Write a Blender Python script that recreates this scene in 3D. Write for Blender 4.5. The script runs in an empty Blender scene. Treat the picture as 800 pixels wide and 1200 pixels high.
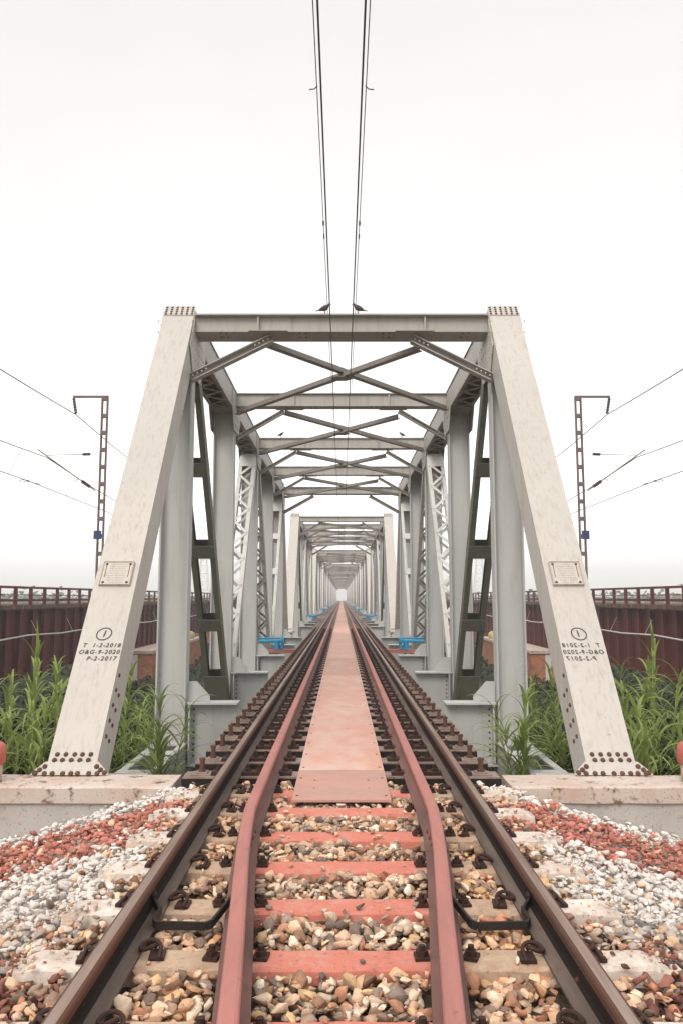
import bpy, bmesh, math, random
import numpy as np
from mathutils import Vector, Matrix, noise as mnoise
R = math.radians
random.seed(11); rng = np.random.default_rng(11)
C = bpy.context.scene.collection
V = Vector
# ------------------------------------------------------------------ camera constants
CAM = V((0, 0, 1.36)); PITCH = R(6.34); F = 900.0
cp, sp = math.cos(PITCH), math.sin(PITCH)
def ray(px, py):
    u = (px-400)/F; v = (py-600)/F
    return V((u, cp + v*sp, sp - v*cp))
def at_plane(px, py, p0, n):
    d = ray(px, py); t = (V(p0)-CAM).dot(V(n))/d.dot(V(n))
    return CAM + d*t
def at_y(px, py, Y): return at_plane(px, py, (0, Y, 0), (0, 1, 0))

# ------------------------------------------------------------------ mesh builder
class MB:
    def __init__(s): s.v = []; s.f = []; s.m = []
    def add(s, vs, fs, m=0):
        o = len(s.v); s.v += [tuple(p) for p in vs]
        for f in fs: s.f.append(tuple(o+i for i in f)); s.m.append(m)
    def frame(s, p, q, side):
        d = (V(q)-V(p)).normalized(); x = V(side); x = (x-d*x.dot(d)).normalized(); return d, x, d.cross(x)
    def bar(s, p, q, w, h, side=(1, 0, 0), m=0):
        d, x, n = s.frame(p, q, side); vs = []
        for c in (V(p), V(q)):
            for a, b in ((-1, -1), (1, -1), (1, 1), (-1, 1)): vs.append(c + x*(a*w/2) + n*(b*h/2))
        s.add(vs, [(0, 1, 2, 3)[::-1], (4, 5, 6, 7), (0, 1, 5, 4), (1, 2, 6, 5), (2, 3, 7, 6), (3, 0, 4, 7)], m)
    def box(s, lo, hi, m=0):
        x0, y0, z0 = lo; x1, y1, z1 = hi
        vs = [(x0,y0,z0),(x1,y0,z0),(x1,y1,z0),(x0,y1,z0),(x0,y0,z1),(x1,y0,z1),(x1,y1,z1),(x0,y1,z1)]
        s.add(vs, [(3,2,1,0),(4,5,6,7),(0,1,5,4),(1,2,6,5),(2,3,7,6),(3,0,4,7)], m)
    def prof(s, p, q, pts, side, m=0, mats=None, caps=True):
        d, x, n = s.frame(p, q, side); k = len(pts); o = len(s.v)
        vs = [V(c) + x*a + n*b for c in (p, q) for a, b in pts]
        fs = [(i, (i+1) % k, k+(i+1) % k, k+i) for i in range(k)]
        s.v += [tuple(a) for a in vs]
        for i, f in enumerate(fs): s.f.append(tuple(o+j for j in f)); s.m.append(mats[i] if mats else m)
        if caps:
            s.f.append(tuple(o+i for i in range(k))[::-1]); s.m.append(m); s.f.append(tuple(o+k+i for i in range(k))); s.m.append(m)
    def ibeam(s, p, q, w, h, tf=.025, tw=.02, side=(1, 0, 0), m=0):
        a, b = w/2, h/2; t = tw/2
        s.prof(p, q, [(-a,-b),(a,-b),(a,-b+tf),(t,-b+tf),(t,b-tf),(a,b-tf),(a,b),(-a,b),(-a,b-tf),(-t,b-tf),(-t,-b+tf),(-a,-b+tf)], side, m)
    def channel(s, p, q, w, h, t=.02, side=(1, 0, 0), m=0, openside=1):
        a, b = w/2*openside, h/2
        s.prof(p, q, [(-a,-b),(a,-b),(a,-b+t),(-a+t*openside,-b+t),(-a+t*openside,b-t),(a,b-t),(a,b),(-a,b)], side, m)
    def tube(s, pts, r, n=8, m=0, cap=True):
        pts = [V(p) for p in pts]; o = len(s.v); K = len(pts)
        rr = r if isinstance(r, (list, tuple)) else [r]*K
        ref = None
        for i, p in enumerate(pts):
            d = (pts[min(i+1, K-1)]-pts[max(i-1, 0)]).normalized()
            if ref is None:
                ref = d.orthogonal().normalized()
            ref = (ref-d*ref.dot(d)).normalized(); b = d.cross(ref)
            for j in range(n):
                a = 2*math.pi*j/n; s.v.append(tuple(p+ref*(rr[i]*math.cos(a))+b*(rr[i]*math.sin(a))))
        for i in range(K-1):
            for j in range(n):
                s.f.append((o+i*n+j, o+i*n+(j+1) % n, o+(i+1)*n+(j+1) % n, o+(i+1)*n+j)); s.m.append(m)
        if cap:
            s.f.append(tuple(o+j for j in range(n))[::-1]); s.m.append(m)
            s.f.append(tuple(o+(K-1)*n+j for j in range(n))); s.m.append(m)
    def dome(s, p, nrm, r, m=0, h=.7, n=8):
        d = V(nrm).normalized(); x = d.orthogonal().normalized(); b = d.cross(x); p = V(p); o = len(s.v)
        for k, (rr, hh) in enumerate(((1, 0), (.88, .5), (.5, .88))):
            for j in range(n):
                a = 2*math.pi*j/n; s.v.append(tuple(p + (x*math.cos(a)+b*math.sin(a))*r*rr + d*(r*h*hh)))
        s.v.append(tuple(p+d*r*h))
        for k in range(2):
            for j in range(n): s.f.append((o+k*n+j, o+k*n+(j+1) % n, o+(k+1)*n+(j+1) % n, o+(k+1)*n+j)); s.m.append(m)
        for j in range(n): s.f.append((o+2*n+j, o+2*n+(j+1) % n, o+3*n)); s.m.append(m)
    def poly(s, pts, nrm, t, m=0):     # flat plate of thickness t extruded along nrm
        k = len(pts); d = V(nrm)*t
        vs = [V(p) for p in pts]+[V(p)+d for p in pts]
        s.add(vs, [tuple(range(k))[::-1], tuple(range(k, 2*k))]+[(i, (i+1) % k, k+(i+1) % k, k+i) for i in range(k)], m)
    def mesh(s, name, mats, mirror=False, smooth=False, origin=(0, 0, 0)):
        me = bpy.data.meshes.new(name); o = V(origin)
        sx = -1 if mirror else 1
        vs = [((x-o.x)*sx, y-o.y, z-o.z) for x, y, z in s.v]
        me.from_pydata(vs, [], s.f); me.polygons.foreach_set('material_index', s.m)
        for mt in (mats if isinstance(mats, (list, tuple)) else [mats]): me.materials.append(mt)
        bm = bmesh.new(); bm.from_mesh(me); bmesh.ops.recalc_face_normals(bm, faces=bm.faces); bm.to_mesh(me); bm.free()
        if smooth: me.polygons.foreach_set('use_smooth', [True]*len(me.polygons))
        me.update(); return me
    def build(s, name, mats, parent=None, mirror=False, smooth=False, loc=(0, 0, 0)):
        """geometry given in the parent's (or world) space; loc = origin of the object"""
        me = s.mesh(name, mats, mirror, smooth, loc)
        l = V(loc); l.x *= -1 if mirror else 1
        return link(name, me, parent, l)
def link(name, me, parent=None, loc=(0, 0, 0)):
    o = bpy.data.objects.new(name, me); C.objects.link(o); o.location = loc
    if parent: o.parent = parent
    return o
def tag(o, label=None, cat=None, group=None, kind=None):
    if label: o['label'] = label
    if cat: o['category'] = cat
    if group: o['group'] = group
    if kind: o['kind'] = kind
    return o
def thing(name, loc, label, cat, group=None):
    o = bpy.data.objects.new(name, None); C.objects.link(o); o.location = loc; o.empty_display_size = .2
    return tag(o, label, cat, group)
KIDS = {}
def children(o): return [c for c in C.objects if c.parent == o]
def copy_tree(o, parent=None, skip=()):
    c = o.copy(); C.objects.link(c)
    if parent: c.parent = parent
    for ch in children(o):
        if ch.name.split('.')[0] in skip: continue
        copy_tree(ch, c, skip)
    return c
def mirror_copy(o, label, skip=()):
    c = copy_tree(o, None, skip); c.location.x = -o.location.x
    c.scale.x = -o.scale.x; c.rotation_euler.z = -o.rotation_euler.z; c['label'] = label
    return c

# ------------------------------------------------------------------ materials
def nodes(name):
    m = bpy.data.materials.new(name); m.use_nodes = True; nt = m.node_tree; nt.nodes.clear()
    out = nt.nodes.new('ShaderNodeOutputMaterial'); b = nt.nodes.new('ShaderNodeBsdfPrincipled'); b.inputs['Specular IOR Level'].default_value = .2
    nt.links.new(b.outputs[0], out.inputs[0]); return m, nt, b, out
def N(nt, t, **k):
    n = nt.nodes.new(t)
    for a, v in k.items(): setattr(n, a, v)
    return n
def pos(nt, scale=(1, 1, 1), obj=False):
    if obj: s = N(nt, 'ShaderNodeTexCoord').outputs['Object']
    else: s = N(nt, 'ShaderNodeNewGeometry').outputs['Position']
    mp = N(nt, 'ShaderNodeMapping'); mp.inputs['Scale'].default_value = scale
    nt.links.new(s, mp.inputs[0]); return mp.outputs[0]
def noise(nt, vec, scale, detail=4, rough=.6):
    n = N(nt, 'ShaderNodeTexNoise'); n.inputs['Scale'].default_value = scale; n.inputs['Detail'].default_value = detail
    n.inputs['Roughness'].default_value = rough; nt.links.new(vec, n.inputs['Vector']); return n.outputs['Fac']
def ramp(nt, fac, lo, hi):
    n = N(nt, 'ShaderNodeMapRange'); n.inputs['From Min'].default_value = lo; n.inputs['From Max'].default_value = hi
    nt.links.new(fac, n.inputs['Value']); return n.outputs[0]
def mix(nt, fac, a, b, mode='MIX'):
    n = N(nt, 'ShaderNodeMix', data_type='RGBA', blend_type=mode)
    for i, v in ((0, fac), (6, a), (7, b)):
        if hasattr(v, 'node'): nt.links.new(v, n.inputs[i])
        elif i == 0: n.inputs[0].default_value = v
        else: n.inputs[i].default_value = (*v, 1)
    return n.outputs[2]
def bump(nt, b, h, strength=.3, dist=.01):
    n = N(nt, 'ShaderNodeBump'); n.inputs['Strength'].default_value = strength; n.inputs['Distance'].default_value = dist
    nt.links.new(h, n.inputs['Height']); nt.links.new(n.outputs[0], b.inputs['Normal'])
def paint(name, base, dirt, rust=(.16, .07, .04), rough=.55, dirt_lo=.5, dirt_hi=.8, rust_lo=.68, rust_hi=.75, streak=(5, 5, .5), obj=False, fine=1.0, runs=False):
    m, nt, b, out = nodes(name); P = pos(nt, obj=obj)
    st = ramp(nt, noise(nt, pos(nt, streak, obj), 1.6, 5, .65), dirt_lo, dirt_hi)
    cl = ramp(nt, noise(nt, P, .8, 4), .35, .75)
    c = mix(nt, st, base, dirt)
    c2 = mix(nt, cl, c, tuple(x*.86 for x in base), 'MIX')
    c3 = mix(nt, .6, c, c2)
    r = ramp(nt, noise(nt, P, 9*fine, 6, .7), rust_lo, rust_hi)
    c4 = mix(nt, r, c3, rust)
    if runs:
        rr_ = ramp(nt, noise(nt, pos(nt, (30, 22, .9), obj), 1.0, 6, .7), .60, .74); q_ = N(nt, 'ShaderNodeMath', operation='MULTIPLY'); nt.links.new(rr_, q_.inputs[0])
        nt.links.new(ramp(nt, noise(nt, P, 1.3, 3), .42, .62), q_.inputs[1]); c4 = mix(nt, q_.outputs[0], c4, tuple(x*.55+y*.45 for x, y in zip(base, rust)))
        c4 = mix(nt, ramp(nt, noise(nt, P, 22, 6, .75), .66, .70), c4, (.20, .13, .10))
    nt.links.new(c4, b.inputs['Base Color']); b.inputs['Roughness'].default_value = rough
    bump(nt, b, noise(nt, P, 60, 3), .12, .004)
    return m
M = {}
M['cream'] = paint('cream_paint', (.495, .463, .42), (.33, .275, .225), dirt_lo=.5, dirt_hi=.85, rust_lo=.74, rust_hi=.80, streak=(15, 8, .35), runs=True)
M['grey'] = paint('grey_paint', (.47, .47, .455), (.35, .34, .315), rust_lo=.74, rust_hi=.8)
M['light'] = paint('light_grey_paint', (.56, .55, .52), (.42, .39, .35), rust_lo=.70, rust_hi=.78)  # plain paint on the pylons; on diagonals the skyward light is put in
M['strut'] = paint('strut_paint', (.41, .39, .36), (.28, .25, .22), rust_lo=.70, rust_hi=.78)
M['brace'] = paint('brace_paint', (.26, .235, .215), (.19, .165, .145), rust_lo=.70, rust_hi=.78)
M['diagshade'] = paint('diagonal_shade_tone', (.125, .125, .095), (.09, .085, .06), rust_lo=.72, rust_hi=.8)  # grey diagonal: shade of its downward tilt and leaf bounce put into colour
M['rust'] = paint('rust_bolt', (.13, .065, .045), (.07, .04, .03), rough=.8, dirt_lo=.35, dirt_hi=.7)
M['oxide'] = paint('red_oxide', (.125, .024, .020), (.055, .014, .012), rust=(.15, .05, .028), rough=.6, dirt_lo=.4, dirt_hi=.7, rust_lo=.6, rust_hi=.75, streak=(2, 2, .25), fine=.3)
M['oxide_dark'] = paint('dark_oxide', (.14, .085, .065), (.05, .03, .025), rough=.7, dirt_lo=.4, dirt_hi=.7)
M['mast'] = paint('mast_steel', (.15, .10, .09), (.09, .06, .055), rough=.7)
M['pink'] = paint('pink_plate', (.56, .305, .235), (.58, .45, .38), rust=(.30, .13, .085), rough=.6, dirt_lo=.4, dirt_hi=.75, rust_lo=.62, rust_hi=.8, streak=(2.5, 1.2, 2.5), fine=.6)
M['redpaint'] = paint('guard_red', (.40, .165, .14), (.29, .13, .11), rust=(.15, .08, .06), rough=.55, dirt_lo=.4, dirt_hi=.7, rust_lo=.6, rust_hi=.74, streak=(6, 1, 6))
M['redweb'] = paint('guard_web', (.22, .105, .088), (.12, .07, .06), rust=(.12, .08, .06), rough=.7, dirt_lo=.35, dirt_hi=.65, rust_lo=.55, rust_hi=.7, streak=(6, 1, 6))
M['postred'] = paint('post_red', (.46, .13, .10), (.36, .12, .10), dirt_lo=.5, dirt_hi=.8)
M['postpale'] = paint('post_pale', (.55, .42, .35), (.42, .30, .25), dirt_lo=.4, dirt_hi=.8)
M['beamred'] = paint('beam_red', (.45, .16, .12), (.32, .13, .1))
M['blue'] = paint('blue_paint', (.03, .30, .50), (.03, .22, .38), rust_lo=.75, rust_hi=.85)
M['plateblue'] = paint('number_blue', (.025, .04, .13), (.02, .03, .10), rust_lo=.75, rust_hi=.85)
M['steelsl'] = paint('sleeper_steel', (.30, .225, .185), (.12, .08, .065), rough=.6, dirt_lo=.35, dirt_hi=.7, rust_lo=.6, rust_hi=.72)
M['sleepergap'] = paint('sleeper_side_shade', (.025, .017, .014), (.016, .012, .01), rough=.8, dirt_lo=.35, dirt_hi=.7)  # channel sides near black: shade in the sleeper gaps put into colour
M['clip'] = paint('clip_rust', (.05, .025, .019), (.03, .018, .015), rough=.65)
M['wire'] = paint('wire_metal', (.06, .06, .07), (.04, .04, .045), rough=.5)
M['whitepipe'] = paint('white_pipe', (.6, .56, .53), (.45, .4, .36))
M['insul'] = paint('insulator_brown', (.07, .035, .03), (.05, .03, .03), rough=.3)
M['black'] = paint('black_iron', (.025, .022, .02), (.045, .03, .025), rough=.55, dirt_lo=.4, dirt_hi=.8)
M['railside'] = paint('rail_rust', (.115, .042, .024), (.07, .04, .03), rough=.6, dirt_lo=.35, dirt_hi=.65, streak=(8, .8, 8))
M['railshade'] = paint('rail_web_shade', (.022, .015, .012), (.015, .011, .009), rough=.8, dirt_lo=.35, dirt_hi=.65, streak=(8, .8, 8), rust_lo=.6, rust_hi=.7)  # shadow under the rail head put into the web colour
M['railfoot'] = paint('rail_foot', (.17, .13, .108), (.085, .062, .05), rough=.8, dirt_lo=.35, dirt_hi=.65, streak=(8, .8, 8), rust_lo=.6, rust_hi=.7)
M['yellow'] = paint('yellow_sheet', (.5, .40, .17), (.35, .27, .12))
M['bird'] = paint('bird_feathers', (.07, .05, .055), (.045, .04, .045), rough=.7, obj=True, streak=(20, 20, 20))
def railtop():
    m, nt, b, o = nodes('rail_top'); P = pos(nt, (14, .7, 14))
    c = mix(nt, ramp(nt, noise(nt, P, 1.5, 5), .35, .65), (.38, .29, .24), (.22, .145, .11))
    nt.links.new(c, b.inputs['Base Color']); b.inputs['Metallic'].default_value = .55
    b.inputs['Roughness'].default_value = .38; bump(nt, b, noise(nt, pos(nt), 90, 3), .15, .002); return m
M['railtop'] = railtop()
_nt = M['pink'].node_tree; _b = [n for n in _nt.nodes if n.type == 'BSDF_PRINCIPLED'][0]; _src = _b.inputs['Base Color'].links[0].from_socket
_oi = N(_nt, 'ShaderNodeObjectInfo'); _rm = N(_nt, 'ShaderNodeMapRange'); _nt.links.new(_oi.outputs['Random'], _rm.inputs['Value']); _rm.inputs['To Min'].default_value = .86; _rm.inputs['To Max'].default_value = 1.08
_vm = N(_nt, 'ShaderNodeVectorMath', operation='SCALE'); _nt.links.new(_src, _vm.inputs[0]); _nt.links.new(_rm.outputs[0], _vm.inputs['Scale']); _nt.links.new(_vm.outputs[0], _b.inputs['Base Color'])
def chequer():
    m, nt, b, o = nodes('chequer_plate'); P = pos(nt)
    br = N(nt, 'ShaderNodeTexBrick'); br.inputs['Scale'].default_value = 18; br.inputs['Mortar Size'].default_value = .03
    nt.links.new(P, br.inputs[0])
    n1 = ramp(nt, noise(nt, P, 3, 5), .35, .7)
    c = mix(nt, n1, (.55, .29, .235), (.44, .27, .22))
    nt.links.new(c, b.inputs['Base Color']); b.inputs['Roughness'].default_value = .6
    bump(nt, b, br.outputs['Fac'], .8, .006); return m
M['chequer'] = chequer()
def concrete(name, base, dark, stain, rl=.56, rh=.68):
    m, nt, b, o = nodes(name); P = pos(nt)
    c = mix(nt, ramp(nt, noise(nt, P, 2.2, 6, .65), .38, .7), base, dark)
    c = mix(nt, ramp(nt, noise(nt, P, 7, 6, .7), rl, rh), c, stain)
    c = mix(nt, ramp(nt, noise(nt, P, 45, 3, .6), .6, .72), c, tuple(x*.45 for x in base))
    nt.links.new(c, b.inputs['Base Color']); b.inputs['Roughness'].default_value = .9
    bump(nt, b, noise(nt, P, 25, 6, .7), .5, .01); return m
M['concrete'] = concrete('wall_concrete', (.46, .42, .39), (.37, .335, .31), (.34, .27, .22))
M['coping'] = concrete('coping_concrete', (.53, .465, .41), (.47, .345, .275), (.17, .09, .06), .55, .64)
M['pier'] = None
def brickm():
    m, nt, b, o = nodes('old_brick'); tc = N(nt, 'ShaderNodeTexCoord'); P = pos(nt)
    sep = N(nt, 'ShaderNodeSeparateXYZ'); nt.links.new(P, sep.inputs[0])
    ad = N(nt, 'ShaderNodeMath', operation='ADD'); nt.links.new(sep.outputs[0], ad.inputs[0]); nt.links.new(sep.outputs[1], ad.inputs[1])
    cb = N(nt, 'ShaderNodeCombineXYZ'); nt.links.new(ad.outputs[0], cb.inputs[0]); nt.links.new(sep.outputs[2], cb.inputs[1])
    br = N(nt, 'ShaderNodeTexBrick'); br.inputs['Scale'].default_value = 3.2; br.inputs['Mortar Size'].default_value = .03
    br.inputs['Color1'].default_value = (.46, .155, .07, 1); br.inputs['Color2'].default_value = (.36, .115, .055, 1); br.inputs['Mortar'].default_value = (.36, .22, .15, 1)
    nt.links.new(cb.outputs[0], br.inputs[0])
    c = mix(nt, ramp(nt, noise(nt, P, .9, 6), .5, .75), br.outputs[0], (.16, .07, .045))
    nt.links.new(c, b.inputs['Base Color']); b.inputs['Roughness'].default_value = .95
    bump(nt, b, br.outputs['Fac'], .5, .02); return m
M['pier'] = brickm()
def groundm():
    m, nt, b, o = nodes('ground_soil'); P = pos(nt)
    c = mix(nt, ramp(nt, noise(nt, P, .25, 6), .35, .65), (.045, .06, .02), (.07, .06, .035))
    c = mix(nt, ramp(nt, noise(nt, P, 3, 6), .4, .7), c, (.03, .04, .015))
    nt.links.new(c, b.inputs['Base Color']); b.inputs['Roughness'].default_value = 1
    bump(nt, b, noise(nt, P, 4, 6), .8, .1); return m
M['ground'] = groundm()
def bedm():
    m, nt, b, o = nodes('ballast_dirt'); P = pos(nt)
    c = mix(nt, ramp(nt, noise(nt, P, 9, 6, .7), .35, .65), (.10, .07, .05), (.04, .03, .022))
    sp_ = N(nt, 'ShaderNodeSeparateXYZ'); nt.links.new(P, sp_.inputs[0]); ab = N(nt, 'ShaderNodeMath', operation='ABSOLUTE'); nt.links.new(sp_.outputs[0], ab.inputs[0])
    k = N(nt, 'ShaderNodeMath', operation='MULTIPLY'); nt.links.new(ramp(nt, ab.outputs[0], 1.1, 1.35), k.inputs[0]); nt.links.new(ramp(nt, sp_.outputs[1], 3.7, 4.4), k.inputs[1])
    k2 = N(nt, 'ShaderNodeMath', operation='MULTIPLY'); nt.links.new(k.outputs[0], k2.inputs[0]); nt.links.new(ramp(nt, noise(nt, P, 16, 5, .7), .3, .5), k2.inputs[1])
    c = mix(nt, k2.outputs[0], c, (.50, .46, .42))
    nt.links.new(c, b.inputs['Base Color']); b.inputs['Roughness'].default_value = 1
    bump(nt, b, noise(nt, P, 25, 6), 1, .03); return m
M['bed'] = bedm()
def stonem():
    m, nt, b, o = nodes('ballast_stone'); P = pos(nt)
    at = N(nt, 'ShaderNodeAttribute'); at.attribute_name = 'Col'
    v = mix(nt, ramp(nt, noise(nt, P, 35, 6, .7), .3, .7), (.72, .70, .68), (1.12, 1.1, 1.08))
    c = mix(nt, 1.0, at.outputs['Color'], v, 'MULTIPLY')
    c = mix(nt, ramp(nt, noise(nt, P, 90, 3, .6), .63, .72), c, (.12, .08, .06))
    nt.links.new(c, b.inputs['Base Color']); b.inputs['Roughness'].default_value = .85
    bump(nt, b, noise(nt, P, 70, 5, .7), .5, .006); return m
M['stone'] = stonem()
def leafm(name, a, bb, tr=.3):
    m, nt, b, out = nodes(name); P = pos(nt)
    at = N(nt, 'ShaderNodeAttribute'); at.attribute_name = 'Var'
    c = mix(nt, at.outputs['Fac'], a, bb)
    c = mix(nt, ramp(nt, noise(nt, P, 6, 3), .4, .75), c, tuple((x+y)*.42 for x, y in zip(a, bb)))
    nt.links.new(c, b.inputs['Base Color']); b.inputs['Roughness'].default_value = .5
    t = N(nt, 'ShaderNodeBsdfTranslucent'); nt.links.new(c, t.inputs[0])
    ms = N(nt, 'ShaderNodeMixShader'); ms.inputs[0].default_value = tr
    nt.links.new(b.outputs[0], ms.inputs[1]); nt.links.new(t.outputs[0], ms.inputs[2]); nt.links.new(ms.outputs[0], out.inputs[0]); return m
M['reed'] = leafm('reed_leaf', (.055, .10, .016), (.36, .43, .13), .35)  # leaf tones vary; the pale end also paints in highlights
M['stem'] = leafm('reed_stem', (.16, .20, .06), (.25, .27, .1), .1)
M['under'] = leafm('undergrowth_shade_leaf', (.006, .014, .003), (.032, .058, .012), .12)  # green sunk near black: shadow between the reeds put into the leaf colour
M['tree'] = leafm('far_leaf', (.05, .08, .03), (.08, .11, .04), .2)
def sleeperm():
    m, nt, b, o = nodes('concrete_sleeper'); P = pos(nt)
    sep = N(nt, 'ShaderNodeSeparateXYZ'); nt.links.new(P, sep.inputs[0])
    ab = N(nt, 'ShaderNodeMath', operation='ABSOLUTE'); nt.links.new(sep.outputs[0], ab.inputs[0])
    nz = noise(nt, P, 8, 5, .7)
    outer = mix(nt, ramp(nt, nz, .35, .65), (.52, .45, .38), (.38, .27, .20))
    inner = mix(nt, ramp(nt, nz, .35, .65), (.52, .38, .27), (.38, .25, .17))
    pale = mix(nt, ramp(nt, noise(nt, P, 5, 7, .75), .36, .62), (.72, .65, .58), (.48, .38, .31))
    red = mix(nt, ramp(nt, noise(nt, P, 9, 7, .75), .50, .74), (.54, .185, .135), (.52, .30, .235))
    wob = N(nt, 'ShaderNodeMath', operation='MULTIPLY_ADD'); nt.links.new(nz, wob.inputs[0]); wob.inputs[1].default_value = .12; nt.links.new(ab.outputs[0], wob.inputs[2])
    c = mix(nt, ramp(nt, wob.outputs[0], .56, .585), red, inner)
    c = mix(nt, ramp(nt, wob.outputs[0], .93, .96), c, outer)
    c = mix(nt, ramp(nt, wob.outputs[0], 1.06, 1.14), c, pale)
    sp_ = ramp(nt, noise(nt, P, 26, 7, .75), .57, .68)
    c = mix(nt, sp_, c, (.20, .13, .10))
    nt.links.new(c, b.inputs['Base Color']); b.inputs['Roughness'].default_value = .85
    bump(nt, b, noise(nt, P, 30, 6, .7), .6, .008); return m
M['sleeper'] = sleeperm()

# ------------------------------------------------------------------ lettering
def text_mesh(body, size, shear=.15):
    cu = bpy.data.curves.new('lettering', 'FONT'); cu.body = body; cu.size = size; cu.shear = shear
    cu.align_x = 'CENTER'; cu.align_y = 'CENTER'; cu.extrude = .0; cu.offset = .0012; cu.space_character = 1.25
    o = bpy.data.objects.new('lettering', cu); C.objects.link(o)
    dg = bpy.context.evaluated_depsgraph_get(); me = bpy.data.meshes.new_from_object(o.evaluated_get(dg))
    vs = [v.co.copy() for v in me.vertices]; fs = [tuple(p.vertices) for p in me.polygons]
    bpy.data.objects.remove(o); return vs, fs
# ------------------------------------------------------------------ the truss span
W = 2.345; Y0 = 6.94; P1 = 3.93; P = 4.35; ZT = 5.27; ZB = -.82; NP = 6; PERIOD = 27.8
UY = [P1 + P*i for i in range(5)]; LEN = P1*2 + P*4
PW = .44; PD = .40                                      # end post face width and depth
# geometry below in span-local space: span origin is (0,Y0,0) in the world
def loc_pt(x, y, z): return V((x, y, z))
ED = V((.055, UY[0]-.36, ZT+.12)).normalized()             # end post direction
EN = V((0, -ED.z, ED.y)).normalized()                                # outward face normal (up and back towards the approach)
EB = V((-W-.055, .36, -.12))                                 # a point on the axis of the end post
def epost(z): return EB + ED*((z-EB.z)/ED.z)
def face_pt(px, py):                                    # photo point -> point on the face of the near left end post (span space)
    p0 = epost(2)+EN*(PD/2)+V((0, Y0, 0)); p = at_plane(px, py, p0, EN); return p-V((0, Y0, 0))
def end_post():
    m = MB(); a = epost(-.31); b = epost(ZT+.16)
    m.bar(a, b, PW, PD, (1, 0, 0), 0)
    f = EN*(PD/2); X = V((1, 0, 0))
    fz = lambda z: epost(z-EN.z*PD/2)+f            # point on the face at height z
    s0 = fz(-.205); s1 = fz(-.105)
    m.poly([s0-X*.345, s0+X*.345, s0+ED*.03+X*.33, s1+X*.236, s1-X*.236, s0+ED*.03-X*.33], EN, .014, 0)
    fx_ = EB.x; m.box((fx_-.36, epost(-.3).y-.18, -.36), (fx_+.36, epost(-.3).y+.40, -.33), 0)
    for i in range(5): m.dome(fz(-.045)+X*(-.15+.075*i+random.uniform(-.006, .006)), EN, .023, 1)
    for i in range(5): m.dome(fz(-.093)+EN*.012+X*(-.162+.075*i+random.uniform(-.006, .006)), EN, .023, 1)
    for i in range(8): m.dome(s0+ED*.012+EN*.014+X*(-.29+.075*i+random.uniform(-.012, .012)), EN, .024, 1)
    for sx in (-1, 1):
        for a, b in ((.045, .27), (.075, .23), (.02, .31)): m.dome(s0+ED*a+EN*.014+X*(sx*b), EN, .024, 1)
        for k in range(5): m.dome(epost(.02+.13*k)+X*(sx*PW/2)+EN*.11, X*sx, .022, 1)
        for k in range(4): m.dome(epost(.02+.13*k)+X*(sx*PW/2)-EN*.0, X*sx, .022, 1)
    # splice plate at the head with its rivet block
    h0 = epost(ZT+.03)+f; m.bar(h0-ED*.0+EN*.006, h0+ED*.21+EN*.006, PW*.98, .012, (1, 0, 0), 0)
    for i in range(6):
        for k in range(4): m.dome(h0+ED*(.025+.05*k)+EN*.012+X*(-.19+.076*i), EN, .019, 1)
    top = epost(ZT+.16)
    m.box((-W-PW/2, top.y-.02, ZT+.20), (-W+PW/2, top.y+.5, ZT+.225), 0)
    # side gusset joining post, chord and vertical
    for sx in (-1, 1):
        x = -W+sx*(PW/2+.002)
        pts = [(x, UY[0]-.43, ZT-.40), (x, UY[0]-.20, ZT-.75), (x, UY[0]+.35, ZT-.75), (x, UY[0]+.75, ZT-.28), (x, UY[0]+.75, ZT+.19), (x, UY[0]-.10, ZT+.19)]
        m.poly(pts, (sx, 0, 0), .014, 0)
        for k in range(26):
            m.dome((x+sx*.014, UY[0]-.35+.15*(k % 7)+random.uniform(-.01, .01), ZT-.50+.16*(k//7)), (sx, 0, 0), .017, 0)
    # drilled edge rivets down both edges
    return m
def post(i):
    m = MB(); y = UY[i]; z0, z1 = ZB+.19, ZT-.2
    # H section: web faces the track line, flanges at either side
    t = .016
    m.box((-W-.185, y-t/2, z0), (-W+.185, y+t/2, z1), 0)
    for sx in (-1, 1):
        x = -W+sx*.196; m.box((x-.011, y-.12, z0), (x+.011, y+.12, z1), 0)
    for sx in (-1, 1):
        for k in range(6): m.dome((-W+sx*.17, y-t/2, -.05+.12*k), (0, -1, 0), .014, 0)
    m.box((-W-.24, y-.2, z0-.012), (-W+.24, y+.2, z0+.012), 0)
    return m
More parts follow.
